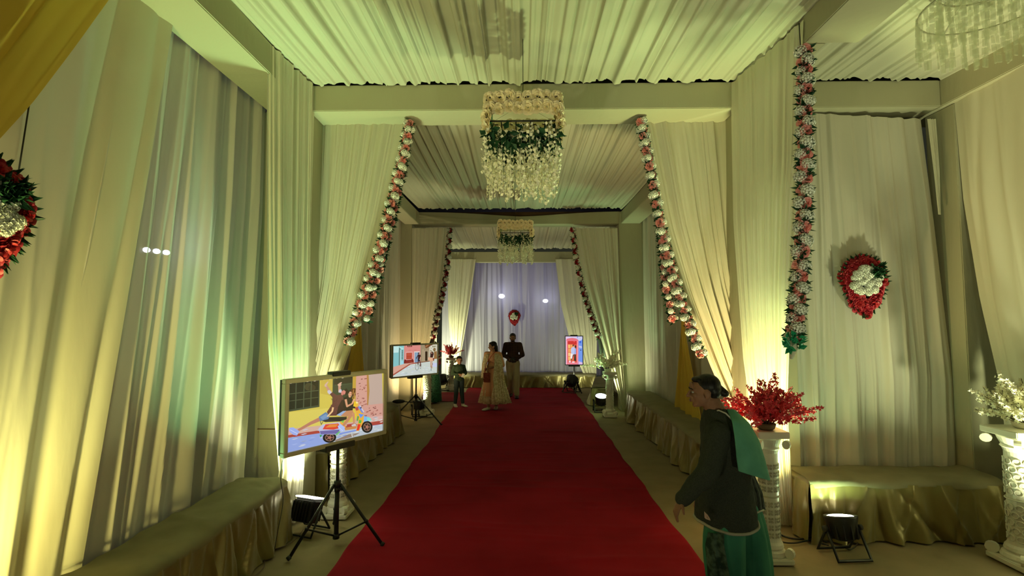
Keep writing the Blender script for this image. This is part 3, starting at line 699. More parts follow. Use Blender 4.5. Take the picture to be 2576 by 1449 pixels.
# crystal chandelier, upper right
def crystal(loc):
    t = empty('crystal_chandelier', loc, 0, 'clear crystal strip chandelier at the upper right corner', 'chandelier'); rg = random.Random(9)
    b = MB()
    for r, z in ((.42, 0), (.30, .16), (.16, .30)):
        b.tube([(r*math.cos(a), r*math.sin(a), z) for a in np.linspace(0, 2*math.pi, 30)], .007, 6)
    for k in range(4): a = k*math.pi/2; b.tube([(.42*math.cos(a), .42*math.sin(a), 0), (0, 0, .34)], .005, 5)
    b.build('ring_frame', M['frame'], t)
    ms = []
    for k in range(3):
        b = MB(); z = 0
        for i in range(4):
            l = rg.uniform(.05, .085); R = Matrix.Rotation(rg.random()*3, 3, 'Z')
            b.box((-.014, -.005, z-l), (.014, .005, z), rot=R); z -= l+.012
        ms.append(b.mesh('crystal_string', M['crystal'], False))
    for r, z, n in ((.42, 0, 40), (.30, .16, 28), (.16, .30, 16), (.30, -.04, 22), (.16, -.1, 12)):
        for i in range(n):
            a = 2*math.pi*i/n; link('crystal_string', ms[i % 3], t, (r*math.cos(a), r*math.sin(a), z), (rg.uniform(-.06, .06), rg.uniform(-.06, .06), a))
    MB().tube([(0, 0, .3), (0, 0, 4.52-loc[2])], .004, 5).build('chain', M['cable'], t)
crystal((3.34, 3.6, 4.26))
# ================================================================== PEDESTALS
def pedestal_mesh(kind, H):
    b = MB()
    b.box((-.155, -.155, 0), (.155, .155, .045), bev=.008)
    prof = [(.135, .04), (.140, .06), (.130, .085), (.110, .10), (.118, .115), (.112, .14), (.098, .16)]
    top = [(.098, H-.16), (.108, H-.15), (.100, H-.135), (.115, H-.10), (.125, H-.07), (.118, H-.055)]
    b.lathe(prof+[(.090, .20), (.086, H*.5), (.088, H-.19)]+top, 28)
    b.box((-.150, -.150, H-.055), (.150, .150, H), bev=.006)
    for sx in (-1, 1):
        for sy in (-1, 1):   # scroll feet and scroll capitals
            for z, r in ((.085, .042), (H-.105, .036)):
                c = Vector((sx*.125, sy*.125, z)); d = Vector((-sy, sx, 0)).normalized()*.020
                b.tube([c-d, c+d], r, 12)
    return b
def lattice_mesh(H, ring):
    b = MB(); R = .093; rows = int((H-.40)/.062); n = 10
    for j in range(rows):
        z = .215+j*.062
        if j == rows//2: 
            b.tube([(R*math.cos(a), R*math.sin(a), z) for a in np.linspace(0, 2*math.pi, 25)], .006, 5, caps=False); continue
        for i in range(n):
            a0 = 2*math.pi*(i+.5*(j % 2)*ring)/n
            def on(x, y): a = a0+x/R; return (R*math.cos(a), R*math.sin(a), z+y)
            rr = .024
            if ring: b.tube([on(rr*math.cos(w), rr*math.sin(w)) for w in np.linspace(0, 2*math.pi, 11)], .0045, 4, caps=False)
            else:
                for w in (45, 135, 225, 315):
                    w = math.radians(w); p = Vector((math.cos(w), math.sin(w))); s = Vector((-p.y, p.x))
                    pts = [p*.006, p*.018+s*.008, p*.028, p*.018-s*.008, p*.006]
                    b.tube([on(*x) for x in pts], .0035, 4, caps=False)
    return b
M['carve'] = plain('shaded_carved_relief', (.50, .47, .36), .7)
def pedestal(label, loc, H, ring=0, flowers=None, rz=0, sc=1):
    t = empty('pedestal', loc, rz, label, 'pedestal'); t.scale = (.86, .86, 1)
    pedestal_mesh(ring, H).build('column', M['plaster'], t, False)
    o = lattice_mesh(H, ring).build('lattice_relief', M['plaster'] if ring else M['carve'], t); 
    return t
def blossom_stem(mat, seed, L, white=False):
    rg = random.Random(seed); b = MB(); k = rg.uniform(-.12, .12)
    pts = smoothline([(0, 0, 0), (k*.4, 0, L*.4), (k*1.2, .01, L*.75), (k*2.0, 0, L)], 8)
    b.tube(pts, .0028, 4)
    for i in range(int(L/.0095)):
        f = .28+.72*i/(L/.0095); p = pts[min(7, int(f*7))].lerp(pts[min(7, int(f*7)+1)], f*7 % 1)
        d = Vector((rg.uniform(-1, 1), rg.uniform(-1, 1), rg.uniform(-.3, .8))).normalized(); c = p+d*.022*rg.uniform(.5, 1.1); t = d.orthogonal().normalized(); s = d.cross(t); l = .021*rg.uniform(.7, 1.15)*(1.25-.4*f)
        V = [c-d*.004]; Fc = []
        for q in range(5):
            w = q*1.2566; V += [c+(t*math.cos(w)+s*math.sin(w))*l+d*.008, c+(t*math.cos(w+.63)+s*math.sin(w+.63))*l*.55+d*.001]
        Fc = [(0, 1+2*q, 2+2*q) for q in range(5)]+[(0, 2+2*q, 1+(2*q+2) % 10) for q in range(5)]
        b.add(V, Fc, 1)
    return b.mesh('blossom_stem', [M['stem'], M[mat]], False)
STEMS = {m: [blossom_stem(m, i, L) for i, L in enumerate((.26, .32, .36, .29))] for m in ('redpetal2', 'wist')}
def bouquet(label, loc, mat, n, spread, seed, sc=1.0):
    t = empty('bouquet', loc, 0, label, 'bouquet'); rg = random.Random(seed)
    MB().lathe([(.05, 0), (.07, .01), (.082, .045), (.075, .055), (.03, .05)], 16).build('pot', M['plaster'] if mat == 'wist' else M['stem'], t)
    for i in range(n):
        a = i*2.4; r = math.sqrt((i+.5)/n); tilt = spread*r
        R = Matrix.Rotation(a, 4, 'Z') @ Matrix.Rotation(tilt, 4, 'Y') @ Matrix.Rotation(rg.random()*6, 4, 'Z')
        o = link('blossom_stem', STEMS[mat][i % 4], t); o.matrix_local = Matrix.Translation((.03*math.cos(a)*r, .03*math.sin(a)*r, .03)) @ R @ Matrix.Scale(sc*rg.uniform(.85, 1.1), 4)
    return t
PR = (2.09, 4.52, 0.01); pedestal('white column pedestal with red blossoms behind the old woman', PR, 1.07, 0)
bouquet('spray of red blossoms on the right pedestal behind the old woman', (PR[0]-.01, PR[1], 1.08), 'redpetal2', 66, .98, 31, 1.02)
PL = (-1.90, 5.42, 0.01); pedestal('white carved pedestal standing behind the scooter picture screen', PL, 1.06, 0)
bouquet('white blossoms on the pedestal hidden behind the scooter picture screen', (PL[0], PL[1], 1.07), 'wist', 10, .5, 32, .8)
P2 = (-2.00, 11.0, 0.01); pedestal('white lattice pedestal just right of the cyclists picture stand', P2, 1.07, 1)
bouquet('white blossoms peeping out beside the cyclists picture', (P2[0]+.04, P2[1], 1.08), 'wist', 16, .8, 33, .8)
q = at(1137, 979, 15.0); P3 = (-2.05, 15.05, 0.01); pedestal('far white pedestal with red flowers left of the backdrop', P3, .93, 0)
bouquet('red blossoms on the far pedestal left of the backdrop', (P3[0], P3[1], .94), 'redpetal2', 34, .7, 34, 1.0)
P4 = (1.84, 11.0, 0.01); pedestal('white lattice pedestal on the right below the far arch', P4, .93, 1)
bouquet('spreading white blossoms on the lattice pedestal at the right of the far arch', (P4[0]-.03, P4[1], .94), 'wist', 34, .95, 35, 1.1)
P5 = (4.13, 4.45, 0.01); pedestal('large white lattice pedestal at the right edge of the frame', P5, 1.10, 1, sc=1.2).scale = (1.15, 1.15, 1.0)
bouquet('white blossoms on the pedestal at the right edge of the frame', (P5[0]+.05, P5[1], 1.11), 'wist', 60, 1.0, 36, 1.0)
# ================================================================== FLOOD LAMPS
def par_lamp(label, loc, rz, tilt, on=True, s=1.0, lens='lamp_lens'):
    """round can on a double yoke; tilt from vertical"""
    t = empty('flood_lamp', loc, rz, label, 'lamp'); zc = .23*s; R = Matrix.Rotation(tilt, 3, 'X')
    def tr(b): 
        b.v = [np.array([tuple(R @ Vector(p)+Vector((0, 0, zc))) for p in a]) for a in b.v]; return b
    b = MB(); b.lathe([(.05*s, -.10*s), (.085*s, -.085*s), (.10*s, -.03*s), (.118*s, .04*s), (.13*s, .085*s), (.13*s, .10*s), (.117*s, .10*s), (.117*s, .088*s)], 26)
    tr(b).build('lamp_can', M['black'], t)
    b = MB()
    for k in range(12):
        a = k*math.pi/6; b.box((.085*s, -.004, -.08*s), (.115*s, .004, .03*s), rot=None)
        b.v[-1] = np.array([tuple(Matrix.Rotation(a, 3, 'Z') @ Vector(p)) for p in b.v[-1]])
    tr(b).build('cooling_fins', M['black'], t, False)
    b = MB(); b.lathe([(.117*s, .086*s), (.09*s, .10*s), (.04*s, .106*s)], 26); tr(b).build('lens', M[lens if on else 'black'], t)
    b = MB(); w = .145*s
    for a in (-.62, .55):
        e = Vector((0, math.sin(a)*zc*1.0, -zc+.012))
        b.tube([(-w, 0, zc), (-w, e.y, .016), (w, e.y, .016), (w, 0, zc)], .016*s, 6, flat=.6)
    b.build('yoke_bracket', M['black'], t)
    b = MB()
    for x in (-w-.012, w+.012): b.tube([(x-.014, 0, zc), (x+.014, 0, zc)], .024*s, 10)
    b.build('yoke_knob', M['rubber'], t)
    return t
def box_lamp(label, loc, rz, tilt):
    t = empty('flood_lamp', loc, rz, label, 'lamp'); R = Matrix.Rotation(tilt, 3, 'X'); zc = .22
    def tr(b): b.v = [np.array([tuple(R @ Vector(p)+Vector((0, 0, zc))) for p in a]) for a in b.v]; return b
    b = MB(); b.box((-.125, -.075, -.12), (.125, .075, .09), bev=.02); tr(b).build('housing', M['black'], t, False)
    b = MB(); b.box((-.12, -.068, .092), (.12, .068, .104), bev=.004); tr(b).build('lens', M['lamp_lens'], t, False)
    b = MB()
    for k in range(7): b.box((-.11+k*.035, -.09, -.11), (-.104+k*.035, -.07, .06))
    tr(b).build('cooling_fins', M['black'], t, False)
    b = MB()
    for e in (-.12, .13): b.tube([(-.15, 0, zc), (-.15, e, .012), (.15, e, .012), (.15, 0, zc)], .011, 6)
    b.build('yoke_bracket', M['black'], t); return t
box_lamp('black box flood lamp behind the legs of the scooter picture stand', (-2.03, 4.98, 0.012), -.35, -.30)
par_lamp('round lit flood lamp in front of the gold bench on the right', (2.73, 4.58, 0.012), .1, -.25)
par_lamp('flood lamp hidden between the old woman and the right pillar drape', (2.05, 4.93, 0.012), -.6, -.3)
par_lamp('round flood lamp beyond the cyclists picture stand', (-2.16, 10.95, 0.012), .3, -.25, s=1.0)
par_lamp('flood lamp beside the right lattice pedestal, shining at the viewer', (1.74, 11.55, 0.012), .0, .35, s=1.1)
par_lamp('dark flood lamp on the floor at the far left beside the red flower pedestal', (-2.30, 15.0, 0.012), .5, -.6, s=1.25)
par_lamp('dark flood lamp under the telephone box picture', (1.38, 14.6, 0.012), -.5, -.8, s=1.3)
# ================================================================== SCREENS
def lin(c): return tuple(((x/255)/12.92 if x <= 10 else ((x/255+.055)/1.055)**2.4) for x in c)
def screen_mat():
    m, nt, p = _new('lit_screen_picture'); p.inputs['Base Color'].default_value = (.02, .02, .02, 1); p.inputs['Roughness'].default_value = .25
    a = nt.nodes.new('ShaderNodeVertexColor'); a.layer_name = 'Col'
    nt.links.new(a.outputs[0], p.inputs['Emission Color']); p.inputs['Emission Strength'].default_value = .92; return m
M['screen'] = screen_mat()
class Pic:
    """flat picture made of coloured polygons; quad = corner pixels TL TR BR BL in the drawing frame"""
    def __init__(s, quad, w, h): s.q = quad; s.w = w; s.h = h; s.P = []; s.k = 0
    def uv(s, x, y):
        (x0, y0), (x1, y1), (x2, y2), (x3, y3) = s.q
        u = (x-(x0+x3)/2)/((x1+x2)/2-(x0+x3)/2); t = y0+(y1-y0)*u; b = y3+(y2-y3)*u; return u, 1-(y-t)/(b-t)
    def poly(s, pts, col, raw=False):
        s.k += 1; P = []
        for p in pts:
            u, v = p if raw else s.uv(*p); P.append((min(max(u, 0), 1), min(max(v, 0), 1)))
        s.P.append((P, col)); return s
    def rect(s, x0, y0, x1, y1, col): return s.poly([(x0, y0), (x1, y0), (x1, y1), (x0, y1)], col)
    def disc(s, x, y, rx, ry, col, n=18): return s.poly([(x+rx*math.cos(a), y+ry*math.sin(a)) for a in np.linspace(0, 2*math.pi, n, endpoint=False)], col)
    def line(s, pts, w, col, w2=None):
        w2 = w if w2 is None else w2; n = len(pts)
        for i in range(n-1):
            (x0, y0), (x1, y1) = pts[i], pts[i+1]; d = math.hypot(x1-x0, y1-y0) or 1; a = (w+(w2-w)*i/max(1, n-1))/2; c = (w+(w2-w)*(i+1)/max(1, n-1))/2
            nx, ny = -(y1-y0)/d, (x1-x0)/d
            s.poly([(x0+nx*a, y0+ny*a), (x1+nx*c, y1+ny*c), (x1-nx*c, y1-ny*c), (x0-nx*a, y0-ny*a)], col)
            s.disc(x1, y1, c, c, col, 8)
        return s
    def build(s, parent, y0):
        V = []; Fc = []; cols = []
        for k, (P, c) in enumerate(s.P):
            n = len(V); V += [((u-.5)*s.w, y0-.000012*k, (v-.5)*s.h) for u, v in P]; Fc.append(tuple(range(n, n+len(P)))); cols += [(*lin(c), 1)]*len(P)
        me = bpy.data.meshes.new('picture'); me.from_pydata(V, [], Fc); me.materials.append(M['screen'])
        ca = me.color_attributes.new('Col', 'FLOAT_COLOR', 'CORNER'); ca.data.foreach_set('color', [x for c in cols for x in c]); me.update()
        return link('picture', me, parent)
def scooter_pic(w, h):
    p = Pic(((135, 250), (1555, 120), (1590, 1000), (120, 1310)), w, h); rg = random.Random(3)
    full = [(0, 1), (1, 1), (1, 0), (0, 0)]
    p.poly(full, (214, 196, 82), True)
    p.poly([(120, 700), (800, 640), (800, 900), (120, 960)], (222, 206, 96))
    p.poly([(560, 200), (735, 190), (735, 470), (560, 420)], (204, 180, 74))
    p.poly([(130, 230), (545, 195), (550, 628), (130, 685)], (60, 70, 50)); p.poly([(137, 230), (530, 200), (532, 600), (137, 655)], (18, 20, 14))
    p.disc(395, 310, 60, 60, (60, 58, 36)); p.disc(440, 330, 50, 50, (48, 46, 30))
    for x in (225, 330, 428): p.line([(x, 215), (x, 635)], 13, (70, 82, 62))
    p.line([(137, 412), (530, 372)], 13, (70, 82, 62)); p.line([(137, 522), (530, 478)], 10, (70, 82, 62))
    p.poly([(735, 190), (1050, 165), (1050, 600), (735, 640)], (44, 62, 44)); p.poly([(755, 190), (1035, 170), (1035, 265), (755, 290)], (24, 30, 22))
    p.line([(770, 300), (1030, 280)], 7, (60, 84, 62)); p.line([(890, 300), (890, 600)], 6, (36, 50, 38))
    p.poly([(1045, 160), (1105, 155), (1105, 620), (1045, 620)], (196, 160, 60))
    p.poly([(1100, 150), (1280, 140), (1300, 610), (1590, 580), (1600, 860), (1100, 900)], (214, 160, 146))
    for i in range(95):
        x = rg.uniform(1110, 1560); y = rg.uniform(160, 800)
        if x > 1262 and y < 620: continue
        a = rg.uniform(18, 45); p.poly([(x, y), (x+a, y-4), (x+a, y+9), (x, y+14)], rg.choice([(164, 96, 88), (176, 108, 100), (190, 124, 112), (140, 80, 74)]))
    p.poly([(1290, 140), (1548, 125), (1570, 588), (1310, 612)], (196, 172, 158)); p.poly([(1290, 140), (1310, 138), (1330, 400), (1312, 612), (1296, 612)], (180, 138, 72))
    p.line([(1284, 140), (1300, 612)], 12, (190, 130, 60))
    p.poly([(1240, 800), (1590, 770), (1590, 850), (1240, 890)], (222, 176, 168))
    p.poly([(120, 950), (1590, 820), (1590, 860), (120, 1050)], (214, 176, 160)); p.poly([(120, 1045), (1590, 845), (1590, 905), (120, 1090)], (176, 72, 60))
    p.poly([(120, 1085), (1590, 900), (1590, 1010), (120, 1310)], (150, 170, 228)); p.poly([(800, 1000), (1590, 905), (1590, 1010), (760, 1190)], (190, 200, 210))
    for i in range(60):
        x = rg.uniform(130, 1560); y = rg.uniform(1000, 1260)-(x-130)*.17; p.poly([(x, y), (x+60, y-14), (x+90, y-10), (x+30, y+8)], rg.choice([(136, 158, 226), (168, 186, 236), (200, 208, 226), (158, 172, 200)]) if x < 900 else rg.choice([(206, 214, 216), (168, 178, 190), (220, 226, 226)]))
    p.poly([(780, 1150), (1000, 1060), (1180, 1040), (1060, 1100), (800, 1190)], (150, 130, 116))
    # rear wheel, front wheel
    for x, y, rx, ry in ((705, 1105, 100, 80), (1298, 950, 95, 92)):
        p.disc(x, y, rx, ry, (30, 26, 24)); p.disc(x, y, rx*.68, ry*.7, (150, 120, 104)); p.disc(x, y, rx*.58, ry*.6, (62, 44, 38)); p.disc(x, y, rx*.25, ry*.25, (180, 130, 116))
        for k in range(5): a = k*1.256; p.line([(x, y), (x+rx*.6*math.cos(a), y+ry*.62*math.sin(a))], 10, (170, 110, 92))
    # body panels
    p.poly([(540, 960), (600, 900), (850, 870), (920, 930), (930, 1010), (800, 1060), (570, 1050)], (196, 196, 224))
    p.poly([(600, 975), (640, 900), (830, 890), (870, 960), (760, 985)], (222, 70, 52)); p.poly([(640, 950), (700, 905), (830, 900), (800, 945)], (232, 140, 60)); p.poly([(560, 1000), (860, 985), (820, 1050), (575, 1050)], (112, 104, 168))
    p.poly([(560, 1060), (600, 1060), (570, 1100)], (70, 170, 90)); p.poly([(790, 1060), (850, 1010), (870, 1020), (810, 1075)], (112, 196, 120)); p.poly([(850, 1040), (1180, 980), (1180, 1000), (850, 1065)], (126, 150, 226))
    p.poly([(850, 880), (930, 850), (950, 960), (920, 960)], (240, 170, 70)); p.poly([(870, 860), (925, 840), (905, 890)], (120, 196, 90))
    p.poly([(930, 960), (1120, 930), (1120, 975), (940, 1000)], (206, 140, 80)); p.poly([(960, 910), (1110, 890), (1110, 925), (970, 940)], (176, 66, 60))
    p.poly([(1075, 640), (1150, 610), (1245, 770), (1225, 890), (1160, 1010), (1115, 1010), (1150, 850)], (236, 178, 64))
    p.poly([(1130, 640), (1160, 625), (1235, 740), (1200, 730)], (120, 140, 210)); p.poly([(1150, 745), (1240, 760), (1185, 815)], (98, 148, 240)); p.poly([(1130, 780), (1160, 790), (1140, 860), (1120, 850)], (92, 172, 70)); p.poly([(1160, 840), (1205, 850), (1190, 895), (1155, 890)], (84, 184, 66)); p.poly([(1145, 905), (1190, 910), (1160, 1000), (1118, 1005)], (232, 58, 40))
    p.poly([(1085, 650), (1140, 640), (1150, 690), (1110, 700)], (180, 80, 70)); p.poly([(1060, 690), (1125, 760), (1105, 840), (1080, 800)], (232, 200, 60))
    p.poly([(1240, 780), (1330, 800), (1370, 850), (1240, 870)], (128, 186, 240)); p.poly([(1290, 800), (1365, 820), (1360, 855), (1300, 855)], (130, 226, 206)); p.line([(1165, 620), (1235, 715)], 16, (200, 210, 236)); p.disc(1187, 655, 12, 14, (40, 60, 110))
    p.poly([(1035, 590), (1060, 555), (1120, 560), (1145, 590), (1105, 635), (1065, 620)], (240, 196, 40)); p.disc(1120, 575, 16, 14, (250, 236, 170))
    p.line([(1030, 640), (1080, 650)], 30, (26, 24, 24))
    p.poly([(580, 840), (700, 790), (960, 790), (960, 830), (860, 860), (640, 865)], (38, 32, 30)); p.poly([(600, 850), (700, 830), (860, 855), (640, 866)], (60, 52, 48)); p.line([(565, 850), (580, 900), (600, 860)], 9, (90, 84, 78))
    p.line([(1035, 1030), (1060, 1110)], 16, (214, 212, 206)); p.line([(1020, 1045), (1090, 1080)], 8, (190, 190, 186))
    # rider behind
    p.line([(265, 975), (430, 875), (550, 820)], 34, (190, 128, 104), 60); p.poly([(145, 930), (200, 925), (250, 965), (280, 990), (250, 1055), (200, 1040), (150, 985)], (160, 178, 240)); p.line([(160, 960), (260, 1030)], 8, (210, 220, 250))
    p.poly([(540, 780), (640, 710), (700, 760), (680, 820), (560, 850)], (96, 130, 172)); p.poly([(560, 790), (640, 740), (690, 775), (600, 830)], (122, 156, 196))
    p.poly([(655, 710), (730, 590), (745, 500), (680, 420), (720, 400), (800, 455), (880, 440), (905, 520), (840, 640), (800, 770), (690, 770)], (98, 52, 52))
    for i in range(30): x = rg.uniform(700, 860); y = rg.uniform(470, 740); p.poly([(x, y), (x+14, y-6), (x+10, y+10)], rg.choice([(120, 66, 62), (78, 38, 40)]))
    p.poly([(820, 640), (880, 520), (920, 560), (960, 680), (850, 760), (800, 760)], (44, 22, 26))
    p.line([(700, 410), (650, 330), (640, 300)], 46, (198, 150, 128), 30); p.line([(705, 425), (680, 395)], 50, (206, 200, 212)); p.poly([(612, 290), (625, 270), (660, 235), (668, 245), (640, 300), (650, 318), (615, 318)], (216, 180, 160))
    p.line([(840, 400), (835, 310), (845, 285)], 42, (204, 150, 128), 34); p.line([(845, 415), (850, 385)], 46, (206, 200, 212)); p.poly([(805, 290), (840, 262), (862, 252), (874, 258), (850, 292), (872, 292), (846, 318), (816, 312)], (220, 176, 150))
    p.poly([(900, 380), (945, 350), (985, 400), (960, 440), (920, 450)], (22, 14, 12)); p.poly([(868, 400), (905, 375), (935, 400), (925, 440), (880, 460), (862, 440)], (212, 128, 118)); p.line([(885, 448), (908, 440)], 5, (80, 20, 20))
    p.line([(745, 640), (735, 700), (670, 775)], 28, (240, 196, 140), 22)
    # rider in front
    p.poly([(920, 480), (980, 420), (1000, 390), (1040, 420), (1050, 500), (1090, 430), (1095, 360), (1060, 350), (1020, 372), (970, 400), (930, 460)], (36, 20, 16)); p.poly([(1010, 380), (1040, 355), (1090, 350), (1095, 450), (1060, 520), (1030, 440)], (90, 44, 22))
    p.line([(1060, 370), (1050, 440)], 12, (196, 140, 70)); p.line([(1080, 420), (1065, 490)], 9, (226, 190, 100))
    p.poly([(905, 500), (960, 470), (1030, 490), (1070, 560), (1050, 690), (960, 720), (900, 640)], (20, 18, 20)); p.poly([(975, 440), (1000, 400), (1030, 410), (1030, 460), (1010, 495), (985, 490)], (224, 164, 130)); p.line([(1000, 466), (1015, 464)], 7, (150, 30, 40)); p.disc(993, 432, 5, 4, (30, 16, 12), 8); p.disc(1016, 428, 5, 4, (30, 16, 12), 8)
    p.line([(935, 520), (960, 630), (1040, 590)], 36, (216, 156, 120), 22); p.line([(1080, 520), (1060, 545), (1045, 580)], 26, (226, 170, 130))
    p.poly([(800, 760), (900, 700), (960, 700), (880, 785)], (150, 176, 216)); p.poly([(860, 775), (950, 700), (1050, 690), (1070, 730), (960, 790)], (196, 136, 98)); p.line([(1035, 750), (960, 860), (910, 920)], 56, (200, 138, 100), 36); p.line([(1060, 730), (1070, 800), (1075, 890)], 42, (206, 146, 108), 28)
    p.poly([(820, 930), (870, 905), (930, 950), (930, 1010), (880, 1020), (840, 985)], (176, 196, 248)); p.line([(840, 950), (900, 1005)], 7, (226, 232, 252)); p.poly([(1035, 915), (1100, 895), (1115, 935), (1045, 940)], (210, 204, 200))
    for x in (150, 370, 470, 600, 690, 790, 880): p.disc(x, 240-(x-135)*.0915+rg.uniform(0, 6), 22, 16, (236, 230, 210), 9)
    return p
def cycle_pic(w, h):
    p = Pic(((222, 262), (1690, 235), (1710, 1190), (235, 1280)), w, h); rg = random.Random(8)
    p.poly([(0, 1), (1, 1), (1, 0), (0, 0)], (206, 214, 206), True)
    p.poly([(222, 250), (580, 250), (580, 900), (235, 970)], (140, 206, 206)); p.poly([(222, 250), (420, 250), (400, 480), (235, 480)], (196, 236, 232)); p.poly([(235, 480), (410, 470), (410, 950), (235, 965)], (136, 198, 200))
    p.poly([(412, 300), (470, 340), (470, 900), (415, 930)], (96, 128, 122)); p.poly([(450, 380), (490, 380), (490, 900), (450, 910)], (178, 222, 222)); p.poly([(490, 400), (560, 420), (560, 900), (490, 910)], (150, 200, 200))
    for k in range(6): p.rect(498, 410+k*52, 545, 440+k*52, (60, 96, 92))
    p.rect(490, 760, 568, 910, (160, 216, 232)); p.poly([(400, 280), (560, 330), (560, 370), (470, 360)], (190, 230, 226))
    for k in range(7): p.line([(250+k*22, 400), (250+k*22, 480)], 5, (226, 240, 236))
    p.poly([(575, 240), (1120, 240), (1120, 830), (575, 850)], (222, 142, 134)); p.rect(625, 460, 855, 720, (232, 170, 160)); p.rect(650, 495, 835, 710, (176, 66, 46)); p.rect(665, 510, 820, 600, (196, 84, 60)); p.rect(665, 620, 820, 690, (190, 78, 54)); p.rect(685, 255, 835, 300, (88, 30, 24)); p.rect(720, 250, 745, 290, (230, 150, 140)); p.rect(780, 250, 800, 290, (230, 150, 140))
    for k, (x, a) in enumerate(((730, 14), (755, 20), (785, 12), (805, 8), (850, 22), (900, 16), (925, 14), (950, 26))): p.line([(x, 405+(k % 3)*5), (x+a, 415-(k % 2)*12)], 7, (196, 100, 96)); p.line([(x, 420), (x+a*.8, 408)], 5, (196, 100, 96))
    p.poly([(575, 850), (575, 760), (605, 700), (650, 740), (820, 730), (850, 690), (895, 760), (895, 830)], (120, 38, 32)); p.poly([(600, 830), (640, 770), (840, 760), (880, 810)], (146, 52, 42))
    p.rect(905, 455, 1095, 830, (230, 214, 206)); p.rect(925, 490, 1080, 830, (124, 152, 180)); p.rect(945, 510, 1010, 640, (142, 170, 196))
    p.poly([(1120, 240), (1420, 240), (1420, 800), (1120, 830)], (160, 142, 112)); p.poly([(1180, 400), (1230, 380), (1230, 810), (1190, 815)], (180, 160, 126)); p.rect(1275, 465, 1365, 780, (52, 34, 20)); p.rect(1250, 440, 1278, 790, (190, 172, 140)); p.rect(1365, 440, 1390, 780, (196, 178, 146))
    p.poly([(1260, 235), (1560, 235), (1330, 360), (1290, 350)], (112, 62, 30)); p.poly([(1270, 300), (1340, 240), (1420, 240), (1320, 330)], (160, 110, 70)); p.poly([(1420, 330), (1560, 235), (1690, 235), (1700, 720), (1420, 760)], (214, 208, 184)); p.poly([(1590, 480), (1690, 460), (1700, 720), (1590, 730)], (150, 108, 62))
    for i in range(16): p.disc(rg.uniform(1430, 1640), rg.uniform(290, 450), 26, 20, rg.choice([(120, 116, 84), (226, 226, 216), (150, 148, 120)]), 8)
    p.disc(1605, 410, 45, 60, (110, 84, 46)); p.disc(1600, 400, 30, 45, (140, 110, 66))
    p.poly([(235, 950), (575, 860), (900, 820), (760, 860), (235, 1190)], (220, 168, 148)); p.poly([(235, 1240), (235, 1190), (760, 860), (900, 830), (1450, 780), (1450, 800), (800, 880)], (176, 88, 68)); p.poly([(900, 838), (1450, 785), (1450, 805), (1150, 835)], (110, 74, 50))
    for i in range(80):
        x = rg.uniform(300, 1650); y = rg.uniform(920, 1230)
        if (y-860) < (760-x)*.65+40: continue
        p.poly([(x, y), (x+50, y-12), (x+100, y+2), (x+50, y+12)], rg.choice([(222, 230, 226), (180, 194, 194), (196, 208, 206), (206, 214, 232)]))
    p.poly([(1540, 850), (1700, 860), (1700, 1000), (1540, 980)], (204, 208, 236))
    # cyclist left
    for k in range(24):
        a = k*2*math.pi/24; a2 = a+.27; p.line([(1005+55*math.cos(a), 960+125*math.sin(a)), (1005+55*math.cos(a2), 960+125*math.sin(a2))], 10, (40, 36, 34))
    p.line([(1000, 960), (1040, 830), (1100, 940)], 8, (60, 30, 26)); p.disc(1125, 940, 24, 95, (50, 44, 42)); p.disc(1125, 940, 14, 80, (190, 200, 198))
    p.poly([(1035, 560), (1120, 570), (1135, 640), (1110, 740), (1030, 740)], (60, 26, 26)); p.line([(1040, 580), (1000, 640), (985, 690)], 26, (66, 30, 28)); p.line([(1120, 640), (1115, 690), (1090, 735)], 24, (220, 160, 130)); p.poly([(1025, 735), (1105, 735), (1110, 800), (1030, 790)], (44, 46, 60)); p.line([(1050, 780), (1030, 880)], 26, (96, 44, 32)); p.line([(1095, 780), (1120, 860), (1120, 950)], 28, (104, 46, 34)); p.disc(1125, 985, 16, 26, (226, 222, 214)); p.disc(1062, 525, 24, 36, (40, 22, 18)); p.disc(1070, 540, 16, 22, (150, 92, 70))
    # cyclist right
    p.poly([(1380, 680), (1440, 650), (1520, 680), (1600, 700), (1590, 790), (1460, 800), (1400, 760)], (226, 174, 138)); p.poly([(1545, 690), (1600, 700), (1590, 790), (1560, 780)], (130, 52, 40)); p.poly([(1460, 500), (1560, 490), (1580, 560), (1545, 680), (1450, 670)], (58, 24, 28)); p.disc(1510, 510, 24, 38, (206, 150, 120)); p.poly([(1480, 490), (1530, 470), (1560, 520), (1540, 600), (1525, 520), (1490, 500)], (46, 24, 20)); p.line([(1460, 520), (1462, 475), (1470, 460)], 14, (196, 140, 110)); p.line([(1480, 790), (1475, 900), (1490, 1000)], 30, (206, 150, 116)); p.line([(1520, 790), (1520, 1030)], 26, (196, 140, 106)); p.line([(1485, 950), (1492, 1110)], 14, (60, 56, 52)); p.disc(1545, 890, 12, 14, (60, 60, 64)); p.disc(1470, 1020, 12, 24, (226, 222, 216))
    return p
